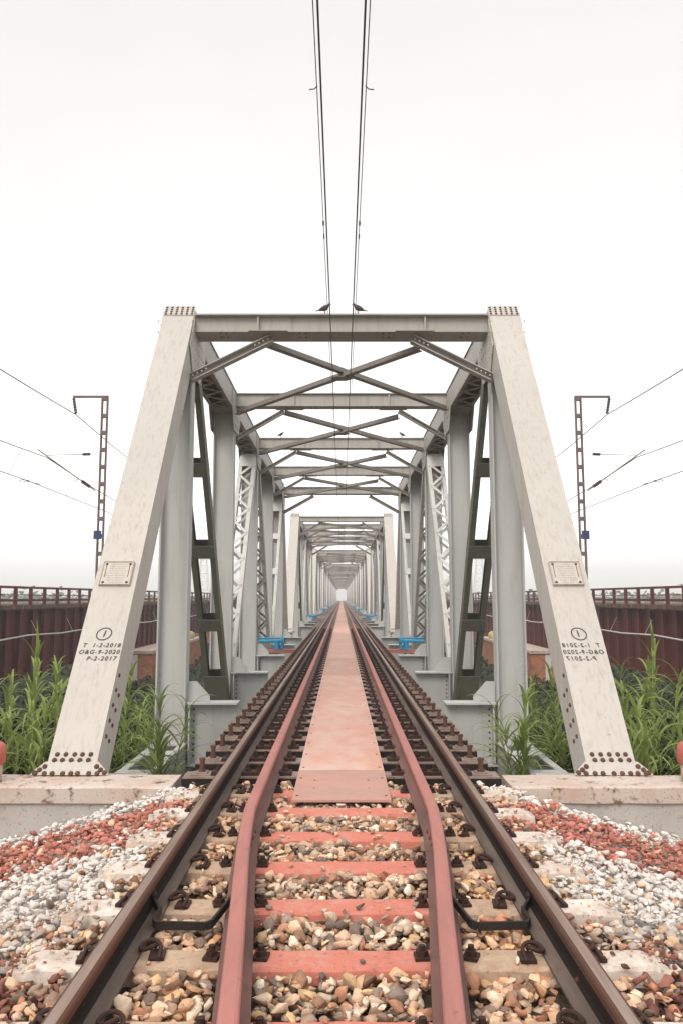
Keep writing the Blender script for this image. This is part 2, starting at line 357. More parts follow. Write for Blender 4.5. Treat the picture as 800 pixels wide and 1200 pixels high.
def two_leg(p, q, kind, width=.42, leg=.09, depth=.20):
    m = MB(); d, x, n = m.frame(p, q, (1, 0, 0)); L = (V(q)-V(p)).length; p = V(p)
    for sx in (-1, 1):
        c = x*(sx*(width/2-leg/2)); m.channel(p+c, V(q)+c, leg, depth, .018, (1, 0, 0), 0, -sx)
    inn = width-2*.02
    if kind == 'batten':
        k = 4
        for i in range(k+1):
            c = p+d*(.38+(L-.76)*i/k)
            for s in (-1, 1):
                cc = c+n*(s*(depth/2+.006)); hh = .125 if 0 < i < k else .36
                m.bar(cc-d*hh, cc+d*hh, width, .012, (1, 0, 0), 0)
                for sx in (-1, 1):
                    for kk in range(4): m.dome(cc+n*(s*.006)+x*(sx*(width/2-.04))+d*(-.09+.06*kk), n*s, .015, 0)
    else:
        step = .36; k = int((L-1.1)/step); st = (L-1.1)/k
        for s in (-1, 1):
            for i in range(k):
                a = p+d*(.55+st*i)+n*(s*(depth/2+.005)); sx = 1 if i % 2 else -1
                m.bar(a+x*(sx*(width/2-.05)), a+d*st-x*(sx*(width/2-.05)), .065, .01, n.cross(d), 0)
                m.dome(a+x*(sx*(width/2-.05))+n*(s*.005), n*s, .02, 0)
            for c in (p+d*.4, p+d*(L-.4)):
                cc = c+n*(s*(depth/2+.006)); m.bar(cc-d*.22, cc+d*.22, width, .012, (1, 0, 0), 0)
    return m
def chord(top):
    m = MB()
    if top:
        y0, y1 = UY[0]-.08, UY[4]+.08; z = ZT
        for sx in (-1, 1): m.channel((-W+sx*.185, y0, z), (-W+sx*.185, y1, z), .07, .40, .018, (1, 0, 0), 0, -sx)
        m.box((-W-.24, y0, z+.201), (-W+.24, y1, z+.216), 0)
        k = int((y1-y0)/.30)
        for i in range(k):                                # lacing and battens across the open underside
            a = y0+.1+(y1-y0-.2)*i/k; sx = 1 if i % 2 else -1
            m.bar((-W+sx*.17, a, z-.207), (-W-sx*.17, a+.30, z-.207), .06, .01, (1, 0, 0) if False else (0, 1, 0), 0)
        for y in UY: m.box((-W-.21, max(y-.5, y0+.02), z-.214), (-W+.21, min(y+.5, y1-.02), z-.202), 0)
        for i in range(60):
            y = y0+.1+(y1-y0-.2)*i/59
            for zz in (-.16, .16): m.dome((-W+.221, y, z+zz), (1, 0, 0), .014, 0, n=6)
        # side gussets at the inner joints
        for y in UY[1:4]:
            for sx in (-1, 1):
                x = -W+sx*.2225; pts = [(x, y-.6, z-.19), (x, y-.32, z-.62), (x, y+.32, z-.62), (x, y+.6, z-.19), (x, y+.6, z+.15), (x, y-.6, z+.15)]
                m.poly(pts, (sx, 0, 0), .012, 0)
                for k in range(24): m.dome((x+sx*.012, y-.28+.112*(k % 6), z-.5+.17*(k//6)), (sx, 0, 0), .016, 0, n=6)
    else:
        y0, y1 = .75, LEN-.75; z = ZB
        for sx in (-1, 1): m.channel((-W+sx*.185, y0, z), (-W+sx*.185, y1, z), .09, .38, .02, (1, 0, 0), 0, -sx)
        k = int((y1-y0)/1.1)
        for i in range(k+1):
            y = y0+.2+(y1-y0-.4)*i/k; m.box((-W-.22, y-.13, z+.191), (-W+.22, y+.13, z+.203), 0)
    return m
def cross_girder(y):
    m = MB(); h = .80; zt = -.10
    m.box((-W+.2215, y-.008, zt-h), (W-.2215, y+.008, zt-.23), 0)
    m.box((-W+.2215, y-.16, zt-h-.02), (W-.2215, y+.16, zt-h), 0)
    for sx in (-1, 1):
        a, b = sorted((sx*1.42, sx*(W-.225)))
        m.box((a, y-.008, zt-.23), (b, y+.008, zt), 0); m.box((a, y-.16, zt), (b, y+.16, zt+.022), 0)
        m.box((sx*(W-.27)-.01, y-.15, zt-h+.01), (sx*(W-.27)+.01, y-.009, zt-.002), 0)
        for k in range(9): m.dome((sx*(W-.31), y-.008, zt-.08-.078*k), (0, -1, 0), .016, 1, n=6)
        # knee gusset above the flange
        x0 = sx*(W-.225); pts = [(x0, y-.01, zt+.024), (x0-sx*.30, y-.01, zt+.024), (x0-sx*.30, y-.01, zt+.10), (x0-sx*.12, y-.01, zt+.30), (x0, y-.01, zt+.30)]
        m.poly(pts, (0, 1, 0), .014, 0)
    m.box((-1.42, y-.12, zt-.25), (1.42, y+.12, zt-.232), 0)
    return m
def strut(y, portal):
    m = MB(); h, w = (.25, .36) if portal else (.27, .26); zt = 5.42 if portal else 5.45; z = zt-h/2
    xe = W-.2375
    yw = y-w/2+(.07 if portal else .05)
    m.box((-xe, yw, z-h/2+.02), (xe, yw+.016, z+h/2-.02), 0); m.box((-xe, yw-(.09 if portal else .05), z+h/2-.0199), (xe, y+w/2, z+h/2), 0); m.box((-xe, yw-.03, z-h/2), (xe, y+w/2+(.12 if portal else .02), z-h/2+.0199), 0)
    for x in (-1.2, 1.2) if portal else (-.95, .95):
        m.box((x-.012, y-w/2+.01, z-h/2+.021), (x+.012, yw-.001, z+h/2-.021), 0)
        for k in range(4): m.dome((x+.03, y-w/2+.04, z-h/2+.021+.001+.0), (0, 0, 1), .012, 0, n=6)
    for x in (-1.75, -.6, .6, 1.75):
        for dy in (-.1, .1):
            m.dome((x, y+dy*(w/.4), z-h/2), (0, 0, -1), .016, 1, n=6); m.dome((x+.09, y+dy*(w/.4), z-h/2), (0, 0, -1), .016, 1, n=6)
    for sx in (-1, 1): m.box((sx*1.05-.28, y-w/2-.05, z-h/2-.014), (sx*1.05+.28, y+w/2+.05, z-h/2-.0015), 0)
    return m
def angle(p, q, s=.10, up=(0, 0, 1), t=.014):
    m = MB(); a = s
    d, x, n = m.frame(p, q, up)
    m.prof(p, q, [(0, 0), (a, 0), (a, t), (t, t), (t, a), (0, a)], up, 0); return m
def knee(y, portal):
    m = MB(); zz = (5.42-.26) if portal else 5.45-.29
    a = V((-W+.24, y-.02, zz-.72 if portal else zz-.62)); b = V((-1.02 if portal else -1.15, y-.02, zz-.06))
    if portal: a.y -= .26; a.x -= .02
    d, x, n = m.frame(a, b, (0, 1, 0))
    m.channel(a, b, .14 if portal else .1, .11 if portal else .08, .013, (0, 1, 0), 0, -1)
    for q, s in ((a, 1), (b, -1)):
        for k in range(4): m.dome(q+d*(s*(.05+.07*k))+V((0, -.072 if portal else -.052, 0)), (0, -1, 0), .017, 0, n=6)
    return m
def lateral(i, flip):
    m = MB(); ya, yb = UY[i], UY[i+1]; z = 5.03 if not flip else 5.115
    za = z; s = -1 if flip else 1
    a = V((s*1.15, ya+.16, za)); b = V((-s*(W-.26), yb-.18, za))
    d, x, n = m.frame(a, b, (0, 0, 1)); t = .012; k = .11
    m.prof(a, b, [(-k*.4, -k/2), (-k*.4, k/2), (-k*.4+t, k/2), (-k*.4+t, t/2), (k*.5, t/2), (k*.5, -t/2), (-k*.4+t, -t/2), (-k*.4+t, -k/2)], (0, 0, 1), 0)
    if not flip: yc = a.y+(b.y-a.y)*a.x/(a.x-b.x); m.poly([(-.20, yc, za-.056), (-.08, yc-.13, za-.056), (.08, yc-.13, za-.056), (.20, yc, za-.056), (.08, yc+.13, za-.056), (-.08, yc+.13, za-.056)], (0, 0, 1), .010, 0)
    return m
def stringer(sx):
    m = MB(); m.ibeam((sx*.86, .1, -.58), (sx*.86, LEN-.1, -.58), .2, .52, .02, .014, (1, 0, 0), 0); return m

lab_span = ['nearest steel truss span, its raked cream end posts lettered with the number 1', 'second truss span, framed inside the nearest one and starting past its far end']
span = thing('bridge_span', (0, Y0, 0), lab_span[0], 'bridge span', 'truss spans of the railway bridge')
for mir in (False, True):
    ep = end_post().build('end_post', [M['cream'], M['rust']], span, mir, loc=tuple(epost(-.16)))
    if mir: EPR = ep
    else: EPL = ep
    # the far end post is the same shape turned about the middle of the span
    e2 = bpy.data.objects.new('end_post', EPL.data if mir else None) if False else None
    mm = end_post(); mm.v = [(x, LEN-y, z) for x, y, z in mm.v]
    mm.build('end_post', [M['cream'], M['rust']], span, mir, loc=(-W, LEN-epost(-.16).y, -.16))
    for i in range(5): post(i).build('post', M['grey'], span, mir, loc=(-W, UY[i], ZB))
    zl, zu = ZB+.12, ZT-.12
    two_leg((-W, UY[0]+.22, zu-.15), (-W, UY[1]-.20, zl+.05), 'batten').build('diagonal', M['diagshade'], span, mir)
    two_leg((-W, UY[1]+.22, zl+.3), (-W, UY[2]-.22, zu-.1), 'lace').build('diagonal', M['light'], span, mir)  # same grey steel, its sky-facing tilt painted as a paler tone
    two_leg((-W, UY[2]+.22, zu-.1), (-W, UY[3]-.22, zl+.3), 'lace').build('diagonal', M['strut'], span, mir)  # leans the other way: its shade is painted as a darker tone
    two_leg((-W, UY[3]+.20, zl+.05), (-W, UY[4]-.22, zu-.15), 'batten').build('diagonal', M['light'], span, mir)
    chord(True).build('top_chord', M['strut'], span, mir)
    chord(False).build('bottom_chord', M['grey'], span, mir)
    for i in range(5): knee(UY[i], i in (0, 4)).build('knee_brace', M['strut'], span, mir)
for i in range(5): strut(UY[i], i in (0, 4)).build('portal_strut' if i in (0, 4) else 'sway_strut', [M['strut'], M['rust']], span)
for i in range(4):
    for fl in (False, True): lateral(i, fl).build('lateral_brace', M['brace'], span)
for y in UY: cross_girder(y).build('cross_girder', [M['grey'], M['rust']], span)
for sx in (-1, 1): stringer(sx).build('stringer', M['grey'], span)
NSPAN = 12
words = ['third', 'fourth', 'fifth', 'sixth', 'seventh', 'eighth', 'ninth', 'tenth', 'eleventh', 'twelfth']
for k in range(1, NSPAN):
    c = copy_tree(span); c.location = (0, Y0+PERIOD*k, 0)
    c['label'] = lab_span[1] if k == 1 else (words[k-2]+' truss span along the track, counted from the camera, '+('fading' if k > 4 else 'grey')+' in the tunnel of frames')
# plaque and lettering on the two near end posts (the photograph mirrors the right one)
def plaque(mir, ep):
    org = epost(-.16)
    q = [face_pt(*p) for p in ((120, 659), (163, 659), (156, 688), (112, 687))]
    cx = sum((p.x for p in q))/4; X = V((1, 0, 0)); c = sum(q, V())/4; hh = (q[0]-q[3]).length/2*.98; ww = .165
    m = MB(); m.bar(c-ED*hh+EN*.012, c+ED*hh+EN*.012, ww*2, .024, (1, 0, 0), 0)
    for a, b in (((-1, -1), (1, -1)), ((-1, 1), (1, 1)), ((-1, -1), (-1, 1)), ((1, -1), (1, 1))):
        m.bar(c+X*a[0]*(ww-.006)+ED*a[1]*(hh-.006)+EN*.026, c+X*b[0]*(ww-.006)+ED*b[1]*(hh-.006)+EN*.026, .012, .006, EN, 2)
    for sx in (-1, 1):
        for sz in (-1, 1): m.dome(c+X*(sx*(ww-.04))+ED*(sz*(hh-.035))+EN*.024, EN, .015, 1)
        m.bar(c+X*(sx*(ww-.042))-ED*(hh-.10)+EN*.0245, c+X*(sx*(ww-.042))+ED*(hh-.05)+EN*.0245, .007, .002, (1, 0, 0), 1)
    r2 = random.Random(5)
    for k in range(9):                                   # cast lines, worn past reading
        z = hh-.035-.0295*k; x = -ww+.075
        lim = ww-.075 if 0 < k < 8 else .05
        if k in (0, 8): x = -.06
        while x < lim:
            l = r2.uniform(.008, .03); m.bar(c+X*x+ED*z+EN*.0245, c+X*min(x+l, lim+.01)+ED*z+EN*.0245, .008, .002, EN.cross(X), 2); x += l+.008
    o = m.build('inscription_plate', [M['cream'], M['rust'], PLM], None, mir, loc=tuple(org))
    o.location = (0, 0, 0); o.parent = ep; tag(o, 'cast plate with worn unreadable lines')
    # lettering
    m = MB(); f = EN*.004
    def fin(m_, nm): o = m_.build(nm, [LETM], None, mir, loc=tuple(org)); o.location = (0, 0, 0); o.parent = ep
    def put(m_, body, px, py, size, shear=.18):
        c = face_pt(px+1, py); vs, fs = text_mesh(body, size, shear); m_.add([c+X*v.x+ED*v.y+f for v in vs], fs, 0)
    cc = face_pt(122.5, 743); n = 40; ring = [(math.cos(2*math.pi*k/n), math.sin(2*math.pi*k/n)) for k in range(n)]
    vs = [cc+X*(x*.078+y*.008)+ED*(y*.074)+f for x, y in ring]+[cc+X*(x*.067+y*.008)+ED*(y*.063)+f for x, y in ring]
    m.add(vs, [(k, (k+1) % n, n+(k+1) % n, n+k) for k in range(n)], 0); put(m, '1', 121.5, 743, .105); fin(m, 'number_mark')
    for body, px, py, sz in (('T  1-2-2018', 118.5, 756.5, .062), ('O&G-9-2020', 115.5, 764.3, .062), ('P-2-2017', 118, 772, .064)):
        m = MB(); put(m, body, px, py, sz); fin(m, 'date_lettering')
def flat(name, col, rough=.7):
    m, nt, b, o = nodes(name); P_ = pos(nt)
    c = mix(nt, ramp(nt, noise(nt, P_, 30, 4, .7), .4, .7), col, tuple(min(1, x*1.4+.01) for x in col))
    nt.links.new(c, b.inputs['Base Color']); b.inputs['Roughness'].default_value = rough; return m
PLM = flat('plate_grime', (.33, .27, .22)); LETM = flat('stencil_paint', (.055, .045, .04))
plaque(False, EPL); plaque(True, EPR)

# ------------------------------------------------------------------ brick piers below the span ends
def pier():
    m = MB()
    m.prof((0, 0, -7), (0, 0, -1.35), [(-3.3, -1.05), (3.3, -1.05), (3.9, 0), (3.3, 1.05), (-3.3, 1.05), (-3.9, 0)], (1, 0, 0), 0)
    return m
pm = pier().mesh('pier_shaft', M['pier']); 
cm = MB(); cm.box((-3.5, -1.2, -1.35), (3.5, 1.2, -1.08), 0); cpm = cm.mesh('pier_cap', M['concrete'])
for k in range(1, NSPAN):
    t = thing('bridge_pier', (0, Y0+PERIOD*k-(PERIOD-LEN)/2, 0), 'brick pier under the joint between two truss spans', 'pier', 'piers under the truss bridge')
    link('shaft', pm, t); link('cap', cpm, t)

# ------------------------------------------------------------------ abutment wall
ab = thing('abutment_wall', (0, 6.65, -5), 'grey concrete abutment wall across the track, stained coping under the nearest end posts', 'wall')
m = MB(); m.box((-7, 0, 0), (7, .37, 4.66), 0); m.box((-7, .37, 0), (7, 1.7, 3.82), 0)
for sx in (-1, 1): m.box((sx*W-.45, .371, 3.821), (sx*W+.45, 1.15, 4.64), 0)
m.build('wall_body', M['concrete'], ab)
def coping():
    m = MB(); 
    for sx in (-1, 1):
        a, b = (1.42, 7.02)
        nx, ny = 40, 4
        xs = [a+(b-a)*i/nx for i in range(nx+1)]; ys = [-.03, .0, .13, .27, .40]
        vs = []; 
        for i, x in enumerate(xs):
            for j, y in enumerate(ys):
                z = 4.79+mnoise.noise(V((x*2.3, y*3, sx*7)))*.014-(.014 if j == 0 else 0)
                vs.append((sx*x, y+(mnoise.noise(V((x*4, sx*3, 2)))*.018 if j < 2 else 0), z))
        J = len(ys); fs = [(i*J+j, (i+1)*J+j, (i+1)*J+j+1, i*J+j+1) for i in range(nx) for j in range(J-1)]
        o = len(vs); vs += [(sx*x, -.03+mnoise.noise(V((x*4, sx*3, 2)))*.018, 4.655) for x in xs]
        fs += [(i*J, o+i, o+i+1, (i+1)*J) for i in range(nx)]
        vs += [(sx*a, y, 4.655) for y in ys]; o2 = o+nx+1
        fs += [(j, j+1, o2+j+1, o2+j) for j in range(J-1)]
        m.add(vs, fs, 0)
    return m
coping().build('coping', M['coping'], ab)
# small painted stub posts at the frame edge
def stub(label, sx):
    t = thing('marker_post', (sx*3.0, 6.80, -.215), label, 'post', 'red capped stub posts on the abutment')
    m = MB(); n = 20
    m.tube([(0, 0, 0), (0, 0, .17)], .085, n); m.build('shaft', M['postpale'], t, smooth=True)
    m = MB(); pr = [(.0, .10), (.01, .11), (.10, .112), (.145, .105), (.17, .085), (.185, .05), (.19, .0)]
    m.tube([(0, 0, .155+z) for z, r in pr], [max(r, .004) for z, r in pr], n); m.build('cap', M['postred'], t, smooth=True)
stub('red capped stub post at the left edge, beside the left end post foot', -1)
stub('red capped stub post at the right edge, beside the right end post foot', 1)

# ------------------------------------------------------------------ rails
def rail_profile(hw=.036, H=.17, fw=.075):
    # (x, z) around, z=0 at the head; mats: 0 foot,1 web,2 side,3 top
    pts = [(-fw, -H), (fw, -H), (fw, -H+.012), (.022, -H+.030), (.010, -H+.045), (.010, -.05), (hw, -.038), (hw, -.014), (hw-.005, -.005), (hw-.016, 0),
           (-hw+.016, 0), (-hw+.005, -.005), (-hw, -.014), (-hw, -.038), (-.010, -.05), (-.010, -H+.045), (-.022, -H+.030), (-fw, -H+.012)]
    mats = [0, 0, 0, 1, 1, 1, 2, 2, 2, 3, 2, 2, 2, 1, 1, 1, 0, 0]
    return pts, mats
YEND = Y0+PERIOD*NSPAN+6
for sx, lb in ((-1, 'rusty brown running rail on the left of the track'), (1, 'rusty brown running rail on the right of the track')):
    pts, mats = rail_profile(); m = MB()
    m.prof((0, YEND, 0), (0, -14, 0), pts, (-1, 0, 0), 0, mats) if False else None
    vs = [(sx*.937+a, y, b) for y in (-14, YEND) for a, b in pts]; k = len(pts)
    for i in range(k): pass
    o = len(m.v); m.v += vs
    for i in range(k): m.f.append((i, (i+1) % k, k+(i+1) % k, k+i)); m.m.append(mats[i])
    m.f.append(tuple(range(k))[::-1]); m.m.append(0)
    tag(m.build('running_rail', [M['railfoot'], M['railshade'], M['railside'], M['railtop']], None, loc=(sx*.937, -14, -.17)), lb, 'rail', 'running rails')
GX = .60
for sx, lb in ((-1, 'red painted guard rail on the left, bent inward in the foreground'), (1, 'red painted guard rail on the right, bent inward in the foreground')):
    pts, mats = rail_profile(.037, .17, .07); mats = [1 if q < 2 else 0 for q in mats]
    path = [(.29, 1.6), (.365, 2.63), (.43, 3.3), (.535, 4.35), (.575, 4.85), (.597, 5.2), (GX, 5.6), (GX, 30), (GX, YEND)]
    m = MB(); k = len(pts)
    for x, y in path:
        m.v += [(sx*x+a, y, b) for a, b in pts]
    for j in range(len(path)-1):
        for i in range(k): m.f.append((j*k+i, j*k+(i+1) % k, (j+1)*k+(i+1) % k, (j+1)*k+i)); m.m.append(mats[i])
    m.f.append(tuple(range(k))[::-1]); m.m.append(0)
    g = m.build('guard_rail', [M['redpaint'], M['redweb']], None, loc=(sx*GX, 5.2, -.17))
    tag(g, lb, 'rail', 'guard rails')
    # fishplate at the joint by the bend
    f = MB()
    for y0_, xx in ((4.78, .568),):
        for s in (-1, 1):
            f.bar((sx*xx+s*.022, y0_-.25, -.088), (sx*(xx+.02)+s*.022, y0_+.25, -.088), .018, .07, (1, 0, 0), 0)
            for q in range(4): f.dome((sx*(xx+.0)+s*.033, y0_-.19+.125*q, -.088), (s, 0, 0), .014, 1, n=6)
    fo = f.build('fishplate', [M['redweb'], M['rust']], None); fo.parent = g; fo.location = V((0, 0, 0))-g.location

# ------------------------------------------------------------------ sleepers
SP = .58
fore = [2.90-.57*3, 2.90-.57*2, 2.90-.57, 2.90, 3.47, 4.04, 4.61, 5.18, 5.75, 6.28]
ST = -.172
def sleeper_mesh(sd):
    r = random.Random(sd); nx = 36; m = MB(); L = 1.375
    rows = []
    for i in range(nx+1):
        x = -L+2*L*i/nx; mid = 1-.0*math.exp(-(x/.5)**2)
        e = .02 if i in (0, nx) else 0
        j = lambda s: r.uniform(-s, s)
        rows.append([(x, -.125+j(.003), ST-.20), (x, -.088+j(.004)+e, ST-.014-e+j(.004)), (x, -.074+j(.003)+e, ST-e+j(.0025)), (x, j(.003), ST-e+j(.002)), (x, .074+j(.003)-e, ST-e+j(.0025)), (x, .088+j(.004)-e, ST-.014-e+j(.004)), (x, .125, ST-.20)])
    J = 7
    m.add([p for q in rows for p in q], [(i*J+j, (i+1)*J+j, (i+1)*J+j+1, i*J+j+1) for i in range(nx) for j in range(J-1)]+[tuple(range(J))[::-1], tuple(nx*J+j for j in range(J))], 0)
    return m.mesh('concrete_sleeper', M['sleeper'])
def clip_mesh():
    m = MB()                       # elastic rail clip: a bent bar looping over the rail foot, x>0 is away from the rail
    pts = []
    ctrl = [(.105, -.07, .018), (.105, .035, .02), (.10, .06, .035), (.07, .075, .05), (.025, .065, .048), (.004, .035, .032), (.012, .0, .030), (.045, -.02, .045), (.075, -.01, .055), (.085, .03, .04), (.075, .055, .022)]
    for i in range(len(ctrl)-1):
        for t in (0, .5): pts.append(V(ctrl[i]).lerp(V(ctrl[i+1]), t))
    pts.append(V(ctrl[-1]))
    sm = [pts[0]]+[(pts[i-1]+pts[i]*2+pts[i+1])/4 for i in range(1, len(pts)-1)]+[pts[-1]]
    m.tube(sm, .0105, 7)
    m.box((.055, -.055, -.002), (.13, .045, .016), 0)
    return m.mesh('rail_clip', M['clip'], smooth=False)
clipm = clip_mesh()
def spike_mesh():
    m = MB(); m.box((-.032, -.035, 0), (.032, .035, .012), 0); m.tube([(0, 0, .012), (0, 0, .032)], .026, 6); m.tube([(0, 0, .03), (0, 0, .052)], .014, 8); return m.mesh('rail_spike', M['clip'])
spikem = spike_mesh()
slm = [sleeper_mesh(k) for k in range(4)]
order = ['', '', '', 'concrete sleeper nearest the camera, cut by the lower frame edge', 'second concrete sleeper from the lower frame edge, painted red between the guard rails',
         'third concrete sleeper from the lower frame edge, beside the black straps', 'concrete sleeper just beyond the black straps, painted red in the middle',
         'concrete sleeper third back from the chequered plate, at the guard rail joints', 'concrete sleeper second back from the chequered plate, at the guard rail bend', 'concrete sleeper tucked under the near edge of the chequered walkway plate']
for i, y in enumerate(fore):
    if i < 1: continue
    t = thing('concrete_sleeper', (0, y, 0), order[i] or 'concrete sleeper behind the camera', 'sleeper', 'concrete sleepers in the ballast')
    o = link('sleeper_body', slm[i % 4], t)
    if i < 2: continue
    gx = np.interp(y, [p[1] for p in path], [p[0] for p in path])
    for sx in (-1, 1):
        for s in (-1, 1):
            c = link('rail_clip', clipm, t, (sx*.937+s*.068, random.uniform(-.01, .01), ST+.002)); c.scale = (s*.88, .88, .85)
            c.rotation_euler.z = random.uniform(-.15, .15)
            k = link('rail_spike', spikem, t, (sx*gx+s*.105, 0, ST+.002)); k.rotation_euler.z = random.uniform(-.4, .4)
# steel channel sleepers on the bridge
def steel_sleeper():
    m = MB(); hl = 1.36; w = .115
    m.box((-hl, -w, ST-.012), (hl, w, ST), 0)
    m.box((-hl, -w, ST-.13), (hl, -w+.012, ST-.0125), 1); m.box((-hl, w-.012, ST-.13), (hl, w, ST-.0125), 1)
    return m.mesh('steel_sleeper', [M['steelsl'], M['sleepergap']])
ssm = steel_sleeper()
def hook_bolt():
    m = MB(); m.box((-.085, -.075, 0), (.085, .075, .014), 0); m.box((-.05, -.05, .014), (.05, .05, .026), 0)
    m.tube([(0, 0, .02), (0, 0, .045)], .034, 6, 1); m.tube([(0, 0, .04), (0, 0, .125)], .022, 8, 1); m.tube([(0, 0, .12), (0, 0, .14)], .030, 6, 1); return m.mesh('hook_bolt', [M['steelsl'], M['rust']])
hbm = hook_bolt()
def fastening():
    m = MB(); m.box((-.055, -.06, 0), (.055, .06, .03), 0); m.tube([(0, 0, .028), (0, 0, .05)], .028, 6); m.tube([(0, 0, .04), (0, 0, .085)], .015, 8); return m.mesh('rail_fastening', M['clip'])
fam = fastening()
proto = thing('steel_sleeper', (0, 6.90, 0), 'first steel bridge sleeper, lying on the abutment just past the ballast', 'sleeper', 'steel sleepers across the bridge')
link('sleeper_body', ssm, proto)
for sx in (-1, 1):
    link('hook_bolt', hbm, proto, (sx*1.21, 0, ST))
    for x in (.937-.13, .937+.13, .60-.115, .60+.11): link('rail_fastening', fam, proto, (sx*x, 0, ST))
kids = children(proto)
ys = []; y = 6.90+SP
while y < YEND-2: ys.append(y); y += SP
for i, y in enumerate(ys[:299]):
    c = proto.copy(); C.objects.link(c); c.location = (0, y, 0); c['label'] = 'rust brown steel channel sleeper carrying the rails across the bridge'
    for ch in kids if i < 52 else kids[:1]:
        d = ch.copy(); C.objects.link(d); d.parent = c
m = MB()
for y in ys[299:]: m.box((-1.36, y-.115, ST-.12), (1.36, y+.115, ST), 0)
tag(m.build('far_sleepers', M['steelsl']), 'tiny far sleepers where the rails meet', None, None, 'stuff')

# ------------------------------------------------------------------ walkway plates between the guard rails
edges = [5.98, 6.97] + [Y0+PERIOD*k+u for k in range(NSPAN) for u in [x+.03 for x in UY]+[LEN+.9]]
nth = ['second', 'third', 'fourth', 'fifth', 'sixth', 'seventh']
for i in range(len(edges)-1):
    a, b = edges[i]+.006, edges[i+1]-.006; m = MB(); w = .372+random.uniform(-.003, .003)
    zz = -.155+random.uniform(-.001, .003)
    n = 12; 
    xs = [-w, w]; vs = []; L = b-a
    # plate with a slightly dished sheet, folded edges
    for j in range(n+1):
        y = L*j/n; sag = .003*math.sin(j*2.1+i)
        for x, dz in ((-w, -.018), (-w, 0), (-w*.5, sag), (0, sag*1.2), (w*.5, sag), (w, 0), (w, -.018)): vs.append((x, y, dz))
    fs = [(j*7+k, (j+1)*7+k, (j+1)*7+k+1, j*7+k+1) for j in range(n) for k in range(6)]
    o = len(vs); vs += [(-w, 0, -.0181), (w, 0, -.0181), (w, L, -.0181), (-w, L, -.0181)]
    fs += [(o, o+3, o+2, o+1), tuple(range(7)), tuple(n*7+k for k in range(7))[::-1]]
    m.add(vs, fs, 0)
    for j in range(max(2, int(L/.58))):
        for sx in (-1, 1): m.dome((sx*(w-.035), .12+.58*j, .0), (0, 0, 1), .012, 1, .5, 6)
    if i == 0:
        for yy in (.35, .62): 
            for xx in (-.22, .22): m.dome((xx, yy, .0), (0, 0, 1), .010, 1, .5, 6)
    if i == 0: lb = 'chequered pink steel plate at the near end of the walkway'
    elif i < 7: lb = nth[i-1]+' walkway plate from the near end, pale pink steel between the guard rails'
    else: lb = 'distant pink walkway plate running to the vanishing point'
    o = m.build('walkway_plate', [M['chequer'] if i == 0 else M['pink'], M['rust']]); o.location = (0, a, zz)
    tag(o, lb, 'walkway plate', 'steel plates of the walkway')

# ------------------------------------------------------------------ black bonding straps
def strap(sx, lb):
    pts = [(-.862, 3.86, -.125), (-.862, 3.72, -.125), (-.847, 3.70, -.13), (-.62, 3.70, -.135), (-.595, 3.71, -.13), (-.53, 4.02, -.115)]
    m = MB()
    for a, b in zip(pts, pts[1:]): m.bar(a, b, .036, .012, (0, 0, 1))
    m.bar((-.862, 3.84, -.125), (-.922, 3.95, -.11), .036, .012, (0, 0, 1)); m.dome((-.917, 3.95, -.09), (1, 0, 0), .02, 0)
    o = m.build('bonding_strap', M['black'], None, sx > 0, loc=(-.70, 3.75, -.17)); tag(o, lb, 'metal strap', 'black straps between running and guard rail')
strap(-1, 'bent black metal strap linking the left running rail to its guard rail')
strap(1, 'bent black metal strap linking the right running rail to its guard rail')

